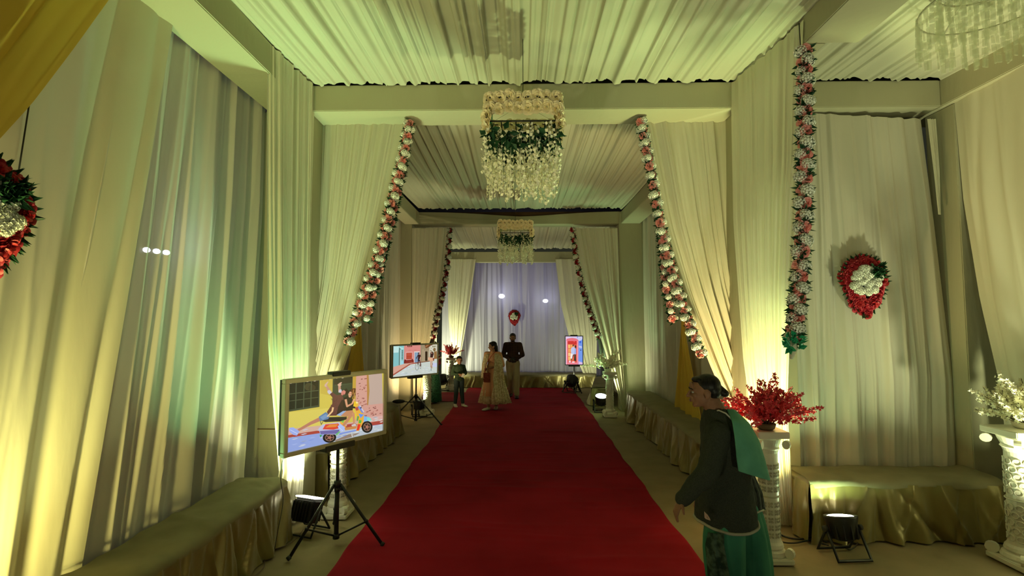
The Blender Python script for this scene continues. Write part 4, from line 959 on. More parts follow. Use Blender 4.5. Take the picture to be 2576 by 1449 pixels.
def booth_pic(w, h):
    p = Pic(((255, 160), (512, 160), (512, 590), (250, 590)), w, h); rg = random.Random(2)
    p.poly([(0, 1), (1, 1), (1, 0), (0, 0)], (230, 200, 236), True)
    p.poly([(430, 160), (512, 160), (512, 590), (440, 590)], (112, 152, 240)); p.poly([(440, 160), (512, 160), (512, 200), (470, 240), (440, 210)], (206, 206, 240)); p.poly([(455, 300), (500, 310), (505, 340), (455, 330)], (190, 200, 244)); p.poly([(450, 540), (512, 560), (512, 590), (450, 590)], (226, 190, 230)); p.disc(485, 370, 12, 8, (40, 60, 120), 8); p.disc(478, 245, 16, 20, (60, 100, 220), 8)
    p.poly([(262, 225), (270, 200), (300, 182), (355, 172), (410, 182), (445, 205), (450, 230)], (236, 110, 130)); p.poly([(275, 195), (300, 172), (355, 164), (415, 172), (450, 200), (452, 215), (415, 192), (355, 182), (300, 190)], (216, 204, 240))
    p.poly([(262, 225), (450, 225), (446, 590), (262, 590)], (244, 130, 150)); p.poly([(285, 230), (430, 230), (425, 560), (285, 560)], (226, 70, 60)); p.poly([(285, 230), (430, 230), (430, 280), (285, 276)], (210, 26, 40)); p.disc(385, 242, 10, 5, (250, 110, 110), 8)
    for r in range(4):
        for c in range(2): p.rect(292+c*38, 285+r*62, 325+c*38, 340+r*62, ((250, 190, 110), (246, 160, 90), (252, 206, 140))[(r+c) % 3])
    p.poly([(425, 230), (442, 230), (440, 560), (425, 560)], (250, 150, 160)); p.line([(268, 226), (264, 590)], 6, (250, 190, 206))
    p.poly([(340, 340), (380, 310), (410, 360), (415, 430), (350, 440), (335, 400)], (186, 196, 240)); p.disc(372, 298, 15, 14, (60, 24, 20), 10); p.disc(382, 312, 12, 13, (232, 150, 120), 10); p.disc(405, 318, 14, 22, (50, 22, 20), 10); p.poly([(395, 345), (415, 350), (412, 430), (385, 425)], (150, 170, 236)); p.line([(375, 440), (350, 490), (345, 520)], 16, (70, 40, 50)); p.poly([(385, 430), (410, 440), (412, 540), (380, 530)], (36, 18, 26)); p.poly([(330, 420), (365, 430), (350, 500), (325, 500)], (252, 236, 236)); p.disc(315, 545, 18, 16, (250, 206, 226), 10); p.disc(370, 553, 24, 12, (250, 216, 226), 10)
    return p
def screen(label, loc, rz, w, h, pic, fw=.038, frame='frame', tilt=0):
    t = empty('picture_screen', loc, 0, label, 'screen'); t.rotation_euler = (tilt, 0, rz)
    b = MB(); W2, H2 = w/2, h/2; d = .055
    for lo, hi in (((-W2, -.03, H2-fw), (W2, d-.03, H2)), ((-W2, -.03, -H2), (W2, d-.03, -H2+fw)), ((-W2, -.03, -H2+fw), (-W2+fw, d-.03, H2-fw)), ((W2-fw, -.03, -H2+fw), (W2, d-.03, H2-fw))): b.box(lo, hi, bev=.004)
    b.build('frame', M[frame], t, False)
    MB().box((-W2+.01, .0, -H2+.01), (W2-.01, d+.01, H2-.01)).build('back_panel', M['black'], t, False)
    pic(w-2*fw, h-2*fw).build(t, -.012)
    b = MB(); b.box((-.10, -.038, H2-.018), (.10, .045, H2+.022), bev=.004); b.build('top_clamp', M['black'], t, False)
    b = MB(); b.box((-.16, -.042, -H2-.035), (.16, .05, -H2+.016), bev=.004); b.build('bottom_clamp', M['black'], t, False)
    return t
def tripod(label, loc, rz, H, foot=.50, knee=.52, hub=.07):
    t = empty('tripod_stand', loc, rz, label, 'stand')
    b = MB(); b.tube([(0, 0, hub-.02), (0, 0, H*.55)], .021, 10); b.tube([(0, 0, H*.5), (0, 0, H)], .015, 10); b.build('pole', M['black'], t)
    b = MB(); b.tube([(0, 0, knee-.03), (0, 0, knee+.03)], .032, 12); b.tube([(0, 0, H*.55-.02), (0, 0, H*.55+.025)], .028, 12); b.tube([(0, 0, hub-.03), (0, 0, hub+.01)], .03, 12); b.build('collar', M['black'], t)
    b = MB(); b.tube([(.02, 0, H*.55), (.055, 0, H*.55)], .012, 8); b.build('knob', M['rubber'], t)
    for k in range(3):
        a = k*2*math.pi/3; d = Vector((math.cos(a), math.sin(a), 0)); f = d*foot+Vector((0, 0, .014)); top = d*.03+Vector((0, 0, knee))
        lg = MB().tube([top, f], .014, 8).build('leg', M['black'], t)
        MB().tube([f-d*.012+Vector((0, 0, .012)), f+d*.012-Vector((0, 0, .0))], .019, 8).build('rubber_foot', M['rubber'], lg)
        m = top.lerp(f, .62); MB().tube([Vector((0, 0, hub))+d*.02, m], .009, 6).build('brace', M['black'], t)
        MB().ell(m, .02, n=8, m=6).build('joint', M['black'], t)
    return t
#   corner pixels of the three screens give their place; each is a real panel turned to the aisle
def screen_at(label, TL, BL, TR, BR, hgt, pic, **k):
    YL = F_PX*hgt/(BL[1]-TL[1]); YR = F_PX*hgt/(BR[1]-TR[1])
    a = (at(*TL, YL)+at(*BL, YL))/2; c = (at(*TR, YR)+at(*BR, YR))/2; d = c-a
    return screen(label, (a+c)/2, math.atan2(d.y, d.x), d.length, hgt, pic, **k), (a+c)/2
s1, c1_ = screen_at('screen showing a couple riding a painted scooter', (710, 954), (712, 1149), (965, 931), (971.5, 1090.5), .64, scooter_pic)
s2, c2_ = screen_at('screen showing two cyclists in a pastel street', (983, 866), (985, 951), (1099, 864), (1103, 942), .64, cycle_pic, fw=.03)
q = at(1444, 881.5, 14.7); s3 = screen('upright screen showing a couple in a red telephone box', q, 0, .52, .83, booth_pic, fw=.022, frame='black_frame')
def stand_under(label, c, rz, h, Yoff=.045, **k): return tripod(label, (c.x+.0, c.y+Yoff, .014), rz, c.z-h/2-.03, **k)
q1 = at(838, 1338, 4.72)
tripod('black tripod stand under the scooter picture screen', (c1_.x+.0, c1_.y+.0, .014), math.radians(-8), c1_.z-.32-.02, foot=.44)
tripod('black tripod stand under the cyclists picture screen', (c2_.x+.02, c2_.y+.0, .014), math.radians(-25), c2_.z-.32-.02, foot=.60)
tripod('black tripod stand under the telephone box picture', (q.x, q.y+.02, .014), math.radians(-60), q.z-.415-.02, foot=.34, knee=.45)
# ================================================================== CABLES AND SMALL THINGS
def cable(label, pts, r=.006, mat='cable', n=40):
    o = MB().tube(smoothline(pts, n), r, 6).build('power_cable', M[mat]); return tag(o, label, 'cable')
Z = .022
def G(px, py, z=Z): return atZ(px, py, z)
cable('thick black cable lying from the right pillar to the round flood lamp', [G(1945, 1334), G(1975, 1350), G(2010, 1356), G(2045, 1352), G(2080, 1364)], .009)
cable('thinner black cable looping below the thick one near the right pillar', [G(1940, 1340), G(1965, 1362), G(2000, 1366), G(2035, 1360), G(2070, 1368), G(2085, 1372)], .007)
cable('black cable loop beside the round flood lamp', [G(2120, 1375), G(2140, 1382), G(2158, 1365), G(2150, 1345)], .006)
cable('black cable running in from the side at the right lattice pedestal', [G(1515, 1030), G(1500, 1033), G(1492, 1030), G(1505, 1027), G(1518, 1029)], .007)
cable('thin brown cable curling on the floor in front of the nearest bench', [G(640, 1408), G(662, 1405), G(664, 1425), G(640, 1449), G(600, 1470)], .004, 'gold_wire')
cable('brown cable along the foot of the nearest bench skirt', [G(640, 1405), G(680, 1385), G(720, 1372), G(745, 1355), G(765, 1330)], .004, 'gold_wire')
q = atZ(628, 1420, .02)
t = empty('power_adapter', (q.x, q.y, .014), .3, 'small black power adapter on the floor by the nearest bench', 'adapter')
MB().box((-.06, -.035, 0), (.06, .035, .045), bev=.008).build('adapter_case', M['black'], t, False)
MB().ell((.045, -.02, .046), .004, n=6, m=4).build('indicator_light', M['lamp_small_w'], t)
cable('thin cable hanging from the scooter screen down its left side', [at(712, 1150, 4.3), at(706, 1200, 4.35), at(712, 1260, 4.4), at(700, 1330, 4.3), G(690, 1385)], .003)
q = at(1003, 1000, 9.1)
t = empty('black_pouch', (q.x-.0, 9.1, .565), .2, 'small black pouch lying on the far end of the left bench', 'bag')
MB().ell((0, 0, .035), (.11, .06, .035)).build('pouch_body', M['rubber'], t); MB().tube(smoothline([(.1, 0, .03), (.2, -.03, .02), (.28, 0, .02)], 12), .008, 6).build('strap', M['rubber'], t)
for i, (x, y) in enumerate(((1110, 1120), (988, 1117), (1232, 1140))):
    if i == 2: continue
    q = G(x, y, .012); o = MB().ell((0, 0, .008), (.03, .02, .010), n=7, m=4).build('crumpled_leaf', M['stem'], None, False, tuple(q)); tag(o, ('dry scrap lying on the ground cloth left of the carpet, farther one', 'dry scrap lying on the ground cloth near the left bench')[i], 'scrap')
# ================================================================== PEOPLE
V3 = Vector
def remeshed(mb, name, mat, parent, vox, it=6, fac=.6, disp=None):
    o = mb.build(name, mat, parent)
    r = o.modifiers.new('r', 'REMESH'); r.mode = 'VOXEL'; r.voxel_size = vox; r.use_smooth_shade = True
    s = o.modifiers.new('s', 'SMOOTH'); s.iterations = it; s.factor = fac
    if disp:
        tx = bpy.data.textures.new(name, 'CLOUDS'); tx.noise_scale = disp[0]; tx.noise_depth = 2
        d = o.modifiers.new('d', 'DISPLACE'); d.texture = tx; d.strength = disp[1]; d.texture_coords = 'LOCAL'
    return o
def head(b, c, R, k):
    """face looks along R @ (0,-1,0); k = head height / .215"""
    T = lambda x, y, z: V3(c)+R @ (V3((x, y, z))*k)
    e = lambda p, r, Q=None: b.ell(T(*p), tuple(q*k for q in r), R if Q is None else R @ Q, 16, 12)
    e((0, .012, .025), (.074, .092, .083)); e((0, -.02, -.035), (.060, .068, .066)); e((0, -.045, -.075), (.036, .036, .030)); e((0, -.066, -.088), (.018, .018, .017))
    e((0, -.068, .018), (.056, .022, .020)); e((0, -.078, .040), (.045, .014, .03))
    b.cap(T(0, -.088, .012), T(0, -.110, -.026), .008*k, .012*k, 8); e((.012, -.094, -.030), (.009, .012, .008)); e((-.012, -.094, -.030), (.009, .012, .008))
    e((.036, -.064, -.022), (.022, .020, .020)); e((-.036, -.064, -.022), (.022, .020, .020)); e((0, -.086, -.054), (.023, .012, .012))
    for s in (-1, 1): e((s*.076, .008, -.012), (.010, .020, .031)); e((s*.076, .004, -.036), (.008, .010, .010))
def face_parts(t, c, R, k, closed=False):
    T = lambda x, y, z: V3(c)+R @ (V3((x, y, z))*k)
    for s in (-1, 1):
        e = MB().ell(T(s*.031, -.078, .002), (.0125*k, .010*k, .0085*k), R, 12, 8).build('eye', M['eye'], t)
        MB().ell(T(s*.031, -.0865, .001), (.0055*k, .003*k, .0055*k), R, 8, 6).build('iris', M['iris'], e)
        MB().tube([T(s*.013, -.092, .021), T(s*.032, -.091, .027), T(s*.052, -.078, .020)], [.003*k, .0045*k, .002*k], 6).build('eyebrow', M['hair'], t)
    MB().ell(T(0, -.0955, -.0525), (.022*k, .006*k, .0045*k), R, 12, 6).build('upper_lip', M['lip'], t)
    MB().ell(T(0, -.0945, -.061), (.018*k, .006*k, .005*k), R, 12, 6).build('lower_lip', M['lip'], t)
def hair_cap(b, c, R, k, vol=1.0):
    T = lambda x, y, z: V3(c)+R @ (V3((x, y, z))*k)
    b.ell(T(0, .022, .036), (.082*k*vol, .090*k*vol, .080*k*vol), R, 18, 12); b.ell(T(0, .045, -.01), (.076*k*vol, .062*k*vol, .068*k*vol), R, 16, 10)
    b.ell(T(0, -.045, .078), (.058*k, .038*k, .026*k), R, 14, 8)
def hand(b, w, d, n, k=1.0, curl=.5, thumb=1):
    """wrist w, pointing direction d, palm normal n (palm side), thumb side sign along d x n"""
    d = V3(d).normalized(); n = V3(n); n = (n-d*n.dot(d)).normalized(); s = d.cross(n).normalized()*thumb; w = V3(w)
    P = w+d*.045*k
    b.ell(P, (.038*k, .048*k, .015*k), Matrix((s, d, n)).transposed(), 12, 8)
    b.cap(w-d*.02*k, w+d*.02*k, .024*k, .022*k, 10)
    for i, (o, L) in enumerate(((.029, .068), (.010, .078), (-.010, .072), (-.028, .056))):
        p0 = w+(d*.075+s*o)*k; a = curl*(.7+.1*i)
        d1 = d*math.cos(a)+n*math.sin(a)+s*o*1.5; d2 = d*math.cos(a*2)+n*math.sin(a*2)+s*o; d3 = d*math.cos(a*2.7)+n*math.sin(a*2.7)
        p1 = p0+d1.normalized()*L*.45*k; p2 = p1+d2.normalized()*L*.32*k; p3 = p2+d3.normalized()*L*.23*k
        b.cap(p0-d*.02*k, p1, .0095*k, .0088*k, 8); b.cap(p1, p2, .0088*k, .008*k, 8); b.cap(p2, p3, .008*k, .0068*k, 8)
    t0 = w+(d*.025+s*.026)*k; t1 = t0+(d*.55+s*.8+n*.25).normalized()*.036*k; t2 = t1+(d*.85+s*.35+n*.5).normalized()*.030*k
    b.cap(t0, t1, .013*k, .010*k, 8); b.cap(t1, t2, .010*k, .0078*k, 8)
def limb(b, pts, rs, n=12):
    for i in range(len(pts)-1): b.cap(pts[i], pts[i+1], rs[i], rs[i+1], n)
def foot(b, an, d, k, shoe=0):
    d = V3(d).normalized(); s = V3((-d.y, d.x, 0)); R = Matrix((s, d, V3((0, 0, 1)))).transposed(); A = V3(an)
    b.ell((A.x, A.y, .045*k), (.036*k+shoe, .045*k+shoe, .045*k), R, 12, 8)
    b.ell((A.x+d.x*.09*k, A.y+d.y*.09*k, .033*k), (.041*k+shoe, .095*k+shoe, .033*k), R, 14, 8)
    b.ell((A.x+d.x*.15*k, A.y+d.y*.15*k, .026*k), (.042*k+shoe, .05*k+shoe, .026*k), R, 12, 8)
def joints(H, **ov):
    k = H/1.65
    J = dict(pel=(0, 0, .92), wai=(0, 0, 1.05), che=(0, .0, 1.24), nb=(0, .01, 1.40), hc=(0, -.01, 1.535),
             shL=(.165, .01, 1.345), elL=(.215, .02, 1.06), wrL=(.22, -.04, .83), shR=(-.165, .01, 1.345), elR=(-.215, .02, 1.06), wrR=(-.22, -.04, .83),
             hiL=(.085, 0, .88), knL=(.095, -.01, .48), anL=(.10, .02, .08), hiR=(-.085, 0, .88), knR=(-.095, -.01, .48), anR=(-.10, .02, .08))
    J = {a: V3(c)*k for a, c in J.items()}
    for a, c in ov.items(): J[a] = V3(c)*k
    return J, k
def body_mesh(J, k, R, hands, feet, fem=False, neck=.052, headk=1.0):
    """hands: {side: (dir, palm, curl, thumb)}  feet: {side: dir}"""
    b = MB()
    b.ell(J['pel'], (.145*k, .095*k, .11*k)); b.ell(J['wai'], (.125*k, .085*k, .13*k)); b.ell(J['che'], (.150*k, .100*k, .15*k)); b.cap(J['shL'], J['shR'], .055*k, .055*k)
    b.cap(J['nb']-V3((0, 0, .05*k)), J['hc']-R @ V3((0, -.015, .04))*k, neck*k*1.1, neck*k, 14)
    head(b, J['hc'], R, k*headk)
    for s in 'LR':
        limb(b, [J['sh'+s], J['el'+s], J['wr'+s]], [.046*k, .036*k, .024*k]); limb(b, [J['hi'+s], J['kn'+s], J['an'+s]], [.078*k, .052*k, .036*k])
        m = J['kn'+s].lerp(J['an'+s], .3); b.ell(m+V3((0, .015*k, 0)), (.052*k, .052*k, .11*k))
        if s in hands: d, n, cu, th = hands[s]; hand(b, J['wr'+s], d, n, k, cu, th)
        foot(b, J['an'+s], feet[s], k)
    return b
def cloth(name, c, rough=.85, bump=(60, .3, .003)): return plain(name, c, rough, 0, bump, spec=.2)
# ------------------------------------------------ boy
def boy():
    H = 1.17; t = empty('person', (-1.47, 12.15, .012), .45, 'small boy in dark green shirt and white shoes left of the carpet', 'person')
    J, k = joints(H, elL=(.23, .03, 1.08), wrL=(.06, -.20, 1.05), elR=(-.23, .03, 1.08), wrR=(-.05, -.20, 1.08), shL=(.16, .01, 1.31), shR=(-.16, .01, 1.31), hc=(0, -.02, 1.52), nb=(0, 0, 1.37), anL=(.13, -.02, .07), anR=(-.11, .05, .07))
    R = Matrix.Rotation(-.15, 3, 'Z') @ Matrix.Rotation(.12, 3, 'X')
    hk = 1.22
    b = body_mesh(J, k, R, {'L': ((-.8, -.4, .1), (0, .3, -1), .8, -1), 'R': ((.8, -.4, -.1), (0, .3, 1), .8, -1)}, {'L': (.35, -1, 0), 'R': (-.15, -1, 0)}, headk=hk)
    remeshed(b, 'body', M['skin2'], t, .008, 3); face_parts(t, J['hc'], R, k*hk)
    b = MB(); hair_cap(b, J['hc'], R, k*hk); remeshed(b, 'hair', M['hair'], t, .008, 3)
    b = MB(); b.ell(J['che'], (.175*k, .125*k, .17*k)); b.ell(J['wai'], (.165*k, .12*k, .16*k)); b.ell(J['pel'], (.17*k, .125*k, .11*k)); b.cap(J['shL'], J['shR'], .066*k, .066*k); b.cap(J['nb']-V3((0, 0, .06*k)), J['nb']-V3((0, 0, .01*k)), .085*k, .065*k)
    for s in 'LR': limb(b, [J['sh'+s], J['el'+s], J['el'+s].lerp(J['wr'+s], .8)], [.068*k, .062*k, .046*k])
    remeshed(b, 'shirt', cloth('dark_green_shirt', (.045, .075, .045)), t, .009, 5, .6, (.09*k, .02))
    b = MB(); b.ell(J['pel'], (.158*k, .11*k, .10*k))
    for s in 'LR': limb(b, [J['hi'+s], J['kn'+s], J['an'+s]+V3((0, 0, .03))], [.095*k, .075*k, .058*k])
    remeshed(b, 'trousers', cloth('dark_slate_trousers', (.035, .055, .060)), t, .009, 5)
    for s, d in (('L', (.35, -1, 0)), ('R', (-.15, -1, 0))):
        b = MB(); foot(b, J['an'+s], d, k*1.08, .012); b.cap(J['an'+s]-V3((0, 0, .03)), J['an'+s]+V3((0, 0, .03)), .055*k, .055*k); remeshed(b, 'shoe', cloth('white_shoe', (.62, .60, .50), .6), t, .007, 3)
    w = (J['wrL']+J['wrR'])/2+V3((.03, -.10, -.02))*k
    tt = empty('phone', t.matrix_basis @ w, .3, 'small white phone held by the boy', 'phone'); b = MB(); b.box((-.03, -.006, -.055), (.03, .006, .055), bev=.005); b.build('phone_case', cloth('white_case', (.8, .8, .75), .3), tt, False, None, (.6, 0.3, 0)); 
boy()
# ------------------------------------------------ girl in cream dress
def dress_mat():
    m = two_tone('cream_lace_print', (.50, .42, .26), (.72, .64, .46), 26, .8, .42, .58, .25, .003); return m
def girl():
    H = 1.52; t = empty('person', (-.66, 11.75, .022), -.25, 'girl in cream and peach dress looking left on the carpet', 'person')
    J, k = joints(H, elL=(.235, .05, 1.08), wrL=(-.02, -.17, 1.02), elR=(-.23, .06, 1.07), wrR=(-.12, -.17, .97), anL=(.06, .10, .08), anR=(-.06, -.14, .075), knR=(-.07, -.10, .48), knL=(.07, .02, .48), hc=(0, -.02, 1.535))
    R = Matrix.Rotation(-.95, 3, 'Z') @ Matrix.Rotation(.10, 3, 'X')
    b = body_mesh(J, k, R, {'L': ((-1, -.1, -.2), (0, -.1, -1), .6, 1), 'R': ((-.2, -1, -.1), (1, 0, -.3), .6, 1)}, {'L': (.2, -1, 0), 'R': (-.55, -1, 0)}, neck=.045)
    remeshed(b, 'body', M['skin2'], t, .008, 3); face_parts(t, J['hc'], R, k)
    b = MB(); hair_cap(b, J['hc'], R, k, 1.06); hb = J['hc']+R @ V3((0, .07, -.02))*k
    limb(b, [hb, J['nb']+V3((.07, .06, -.02))*k, J['che']+V3((.13, .05, .05))*k, J['che']+V3((.17, .03, -.06))*k], [.06*k, .048*k, .036*k, .012*k])
    b.cap(J['nb']+V3((-.10, -.0, -.06))*k, J['che']+V3((-.17, -.02, -.15))*k, .03*k, .010*k)
    b.cap(hb, J['nb']+V3((-.08, .03, -.04))*k, .055*k, .03*k)
    remeshed(b, 'hair', M['hair'], t, .008, 3)
    peach = cloth('peach_kurta', (.66, .36, .22)); cream = dress_mat()
    # kurta: flared loft
    def flared(rings, n, amp, seed, name, mat):
        b = MB(); rg = np.random.RandomState(seed); ph = rg.uniform(0, 6.28, 4); m = 72; P = np.zeros((len(rings), m+1, 3)); a = np.linspace(0, 2*np.pi, m+1)
        for i, (cx, cy, z, rx, ry, am) in enumerate(rings):
            w = 1+am*(np.sin(a*n+ph[0]+i*.15)+.5*np.sin(a*(n*2+1)+ph[1]))+am*.5*np.sin(a*3+ph[2]); P[i, :, 0] = cx+rx*np.cos(a)*w; P[i, :, 1] = cy+ry*np.sin(a)*w; P[i, :, 2] = z
        P[:, -1] = P[:, 0]
        b.grid(P*k); o = b.build(name, mat, t); o.modifiers.new('s', 'SOLIDIFY').thickness = .006; return o
    flared([(0, 0, 1.10, .125, .095, 0), (0, 0, .98, .150, .115, .01), (0, 0, .80, .18, .15, .03), (0, 0, .55, .22, .20, .05), (.01, 0, .34, .25, .23, .07)], 8, .05, 3, 'kurta_skirt', peach)
    flared([(0, .02, 1.02, .135, .105, 0), (0.01, .03, .80, .215, .16, .05), (.02, .03, .50, .29, .23, .10), (.03, .02, .16, .37, .29, .13)], 9, .05, 4, 'long_skirt', cream).scale = (1, .93, 1)
    b = MB(); b.ell(J['che'], (.158*k, .112*k, .16*k)); b.ell(J['wai'], (.138*k, .102*k, .15*k)); b.ell(J['che']+V3((0, -.05, -.0))*k, (.12*k, .085*k, .08*k)); b.cap(J['shL'], J['shR'], .06*k, .06*k); b.cap(J['nb']-V3((0, 0, .06*k)), J['nb']-V3((0, 0, .0)), .08*k, .055*k)
    for s in 'LR': limb(b, [J['sh'+s], J['el'+s], J['el'+s].lerp(J['wr'+s], .35)], [.062*k, .062*k, .052*k])
    remeshed(b, 'bodice', peach, t, .009, 4, .6, (.08, .012))
    # dupatta: two hanging falls over the shoulders
    for sx, x0, x1, zb, nm in ((1, .16, .36, .20, 'scarf_fall'), (-1, -.14, -.24, .80, 'scarf_fall')):
        L = [V3((sx*.045, .055, 1.40))*k, V3((sx*.075, -.085, 1.34))*k, V3((sx*.09, -.165, 1.10))*k, V3((sx*.06+.0, -.19, .75))*k, V3((x0, -.27, zb))*k]
        Rr = [V3((sx*.15, .06, 1.38))*k, V3((sx*.205, -.03, 1.35))*k, V3((sx*.27, -.05, 1.10))*k, V3((sx*.31, -.02, .75))*k, V3((x1+sx*.02, -.05, zb-.02))*k]
        o = drape(nm, cream, [tuple(p) for p in L], [tuple(p) for p in Rr], 6, [.006, .012, .018, .02], (sx*.4, -1, .1), 80+sx, rows=24, parent=t); o.modifiers.new('s', 'SOLIDIFY').thickness = .005
    for s, d in (('L', (.2, -1, 0)), ('R', (-.55, -1, 0))):
        b = MB(); foot(b, J['an'+s], d, k, .01); remeshed(b, 'shoe', cloth('pale_sandal', (.50, .47, .38), .6), t, .007, 3)
    tt = empty('handbag', t.matrix_basis @ (V3((-.045, -.315, .80))*k), -.25, 'square dark red handbag at the hip of the girl', 'bag')
    MB().box((-.075, -.02, -.105), (.075, .02, .105), bev=.008).build('bag_body', two_tone('red_woven_bag', (.10, .012, .010), (.26, .06, .03), 60, .6), tt, False)
    MB().box((-.077, -.024, .0), (.077, -.018, .105), bev=.003).build('flap', two_tone('red_woven_flap', (.12, .015, .012), (.22, .05, .03), 50, .6), tt, False)
    MB().tube(smoothline([(-.06, 0, .10), (-.02, .03, .30), (.10, .14, .52), (.16, .20, .56)], 14), .006, 6).build('strap', M['redpetal'], tt)
girl()
# ------------------------------------------------ man in checked shirt
def plaid():
    m, nt, p = _new('dark_checked_shirt'); p.inputs['Roughness'].default_value = .85; p.inputs['Specular IOR Level'].default_value = .2
    tc = nt.nodes.new('ShaderNodeTexCoord'); out = None
    for ax in ('X', 'Z'):
        w = nt.nodes.new('ShaderNodeTexWave'); w.bands_direction = ax; w.inputs['Scale'].default_value = 7.5; nt.links.new(tc.outputs['Object'], w.inputs['Vector'])
        r = nt.nodes.new('ShaderNodeValToRGB'); r.color_ramp.elements[0].position = .78; r.color_ramp.elements[1].position = .9
        r.color_ramp.elements[0].color = (.014, .012, .012, 1); r.color_ramp.elements[1].color = (.085, .035, .025, 1); nt.links.new(w.outputs[0], r.inputs[0])
        if out is None: out = r.outputs[0]
        else:
            mx = nt.nodes.new('ShaderNodeMixRGB'); mx.blend_type = 'LIGHTEN'; mx.inputs[0].default_value = 1; nt.links.new(out, mx.inputs[1]); nt.links.new(r.outputs[0], mx.inputs[2]); out = mx.outputs[0]
    nt.links.new(out, p.inputs['Base Color']); return m
def man():
    H = 1.66; t = empty('person', (-.24, 13.6, .022), -.05, 'man in dark checked shirt and khaki trousers walking on the carpet', 'person')
    J, k = joints(H, elL=(.25, .06, 1.09), wrL=(.08, -.17, .98), elR=(-.25, .04, 1.09), wrR=(-.07, -.17, 1.0), knL=(.10, -.09, .49), anL=(.11, -.10, .08), knR=(-.07, -.02, .49), anR=(-.06, .20, .10), shL=(.18, .01, 1.355), shR=(-.18, .01, 1.355), hc=(0, -.03, 1.54))
    R = Matrix.Rotation(.1, 3, 'Z') @ Matrix.Rotation(.16, 3, 'X')
    b = body_mesh(J, k, R, {'L': ((-.6, -.7, .0), (-.3, .2, -1), .9, 1), 'R': ((.6, -.7, 0), (.3, .2, -1), .9, -1)}, {'L': (.05, -1, 0), 'R': (-.25, -1, 0)})
    remeshed(b, 'body', M['skin'], t, .008, 3); face_parts(t, J['hc'], R, k)
    b = MB(); hair_cap(b, J['hc'], R, k, 1.02); remeshed(b, 'hair', M['hair'], t, .008, 3)
    b = MB(); c = J['hc']; e = lambda x, y, z: c+R @ (V3((x, y, z))*k)
    b.ell(e(0, -.070, -.076), (.040*k, .034*k, .030*k), R); b.cap(e(-.022, -.099, -.043), e(.022, -.099, -.043), .006*k, .006*k)
    for s in (-1, 1): b.cap(e(s*.066, -.01, -.02), e(s*.03, -.055, -.09), .010*k, .012*k)
    remeshed(b, 'beard', M['hair'], t, .006, 2)
    b = MB(); b.ell(J['che'], (.185*k, .125*k, .17*k)); b.ell(J['wai'], (.165*k, .118*k, .17*k)); b.ell(J['pel']+V3((0, 0, .01)), (.168*k, .118*k, .10*k)); b.cap(J['shL'], J['shR'], .070*k, .070*k); b.cap(J['nb']-V3((0, 0, .06*k)), J['nb']+V3((0, 0, .005*k)), .09*k, .064*k)
    for s in 'LR': limb(b, [J['sh'+s], J['el'+s], J['wr'+s]], [.068*k, .060*k, .042*k])
    remeshed(b, 'checked_shirt', plaid(), t, .009, 4, .6, (.09, .016))
    b = MB(); b.ell(J['pel']-V3((0, 0, .03*k)), (.158*k, .115*k, .11*k))
    for s in 'LR': limb(b, [J['hi'+s], J['kn'+s], J['an'+s]+V3((0, 0, .02))], [.105*k, .082*k, .072*k])
    remeshed(b, 'trousers', cloth('khaki_trousers', (.38, .33, .22)), t, .009, 4, .6, (.12, .02))
    for s, d in (('L', (.05, -1, 0)), ('R', (-.25, -1, 0))):
        b = MB(); foot(b, J['an'+s], d, k*1.05, .012); remeshed(b, 'shoe', cloth('dark_shoe', (.03, .015, .012), .5), t, .008, 3)
    w = (J['wrL']+J['wrR'])/2+V3((.015, -.08, -.01))*k
    tt = empty('camera_body', t.matrix_basis @ w, 0, 'black photo camera held by the man in the checked shirt', 'camera')
    MB().box((-.07, -.035, -.05), (.07, .035, .05), bev=.012).build('housing', M['rubber'], tt, False)
    MB().lathe([(.036, 0), (.038, .03), (.040, .09), (.034, .09)], 18).build('lens', M['black'], tt, True, (0, -.03, 0), (math.radians(90+20), 0, 0))
    MB().box((-.022, -.02, .05), (.022, .03, .075), bev=.006).build('viewfinder', M['rubber'], tt, False)
man()
# ------------------------------------------------ person half hidden behind the cyclists picture
def hidden():
    t = empty('person', (-2.17, 12.75, .012), -.9, 'person in red top and dark green skirt half hidden behind the cyclists screen', 'person')
    J, k = joints(1.5, elL=(.22, .04, 1.07), wrL=(.18, -.14, .95), hc=(0, -.02, 1.53))
    R = Matrix.Identity(3)
    b = body_mesh(J, k, R, {'L': ((0, -.6, -.6), (-1, 0, 0), .5, -1), 'R': ((0, -.1, -1), (1, 0, 0), .4, 1)}, {'L': (.1, -1, 0), 'R': (-.1, -1, 0)}, neck=.045)
    remeshed(b, 'body', M['skin2'], t, .009, 3); face_parts(t, J['hc'], R, k)
    b = MB(); hair_cap(b, J['hc'], R, k, 1.05); b.cap(J['hc']+V3((0, .08, 0)), J['che']+V3((0, .12, 0)), .05, .03); remeshed(b, 'hair', M['hair'], t, .009, 3)
    b = MB(); b.ell(J['che'], (.165*k, .125*k, .17*k)); b.ell(J['wai'], (.155*k, .12*k, .17*k)); b.ell(J['pel'], (.185*k, .15*k, .16*k)); b.cap(J['shL'], J['shR'], .062*k, .062*k)
    for s in 'LR': limb(b, [J['sh'+s], J['el'+s], J['el'+s].lerp(J['wr'+s], .7)], [.06*k, .055*k, .04*k])
    remeshed(b, 'red_top', two_tone('dark_red_top', (.09, .008, .008), (.16, .02, .015), 20), t, .010, 4)
    b = MB(); b.lathe([(.10*k, .95*k), (.16*k, .80*k), (.20*k, .5*k), (.22*k, .2*k), (.23*k, .05), (.20*k, .03)], 30); b.build('long_skirt', two_tone('green_sequined_skirt', (.008, .03, .02), (.03, .14, .07), 45, .5), t)
    for s in 'LR':
        b = MB(); foot(b, J['an'+s], (0, -1, 0), k, .01); remeshed(b, 'shoe', M['rubber'], t, .009, 2)
hidden()
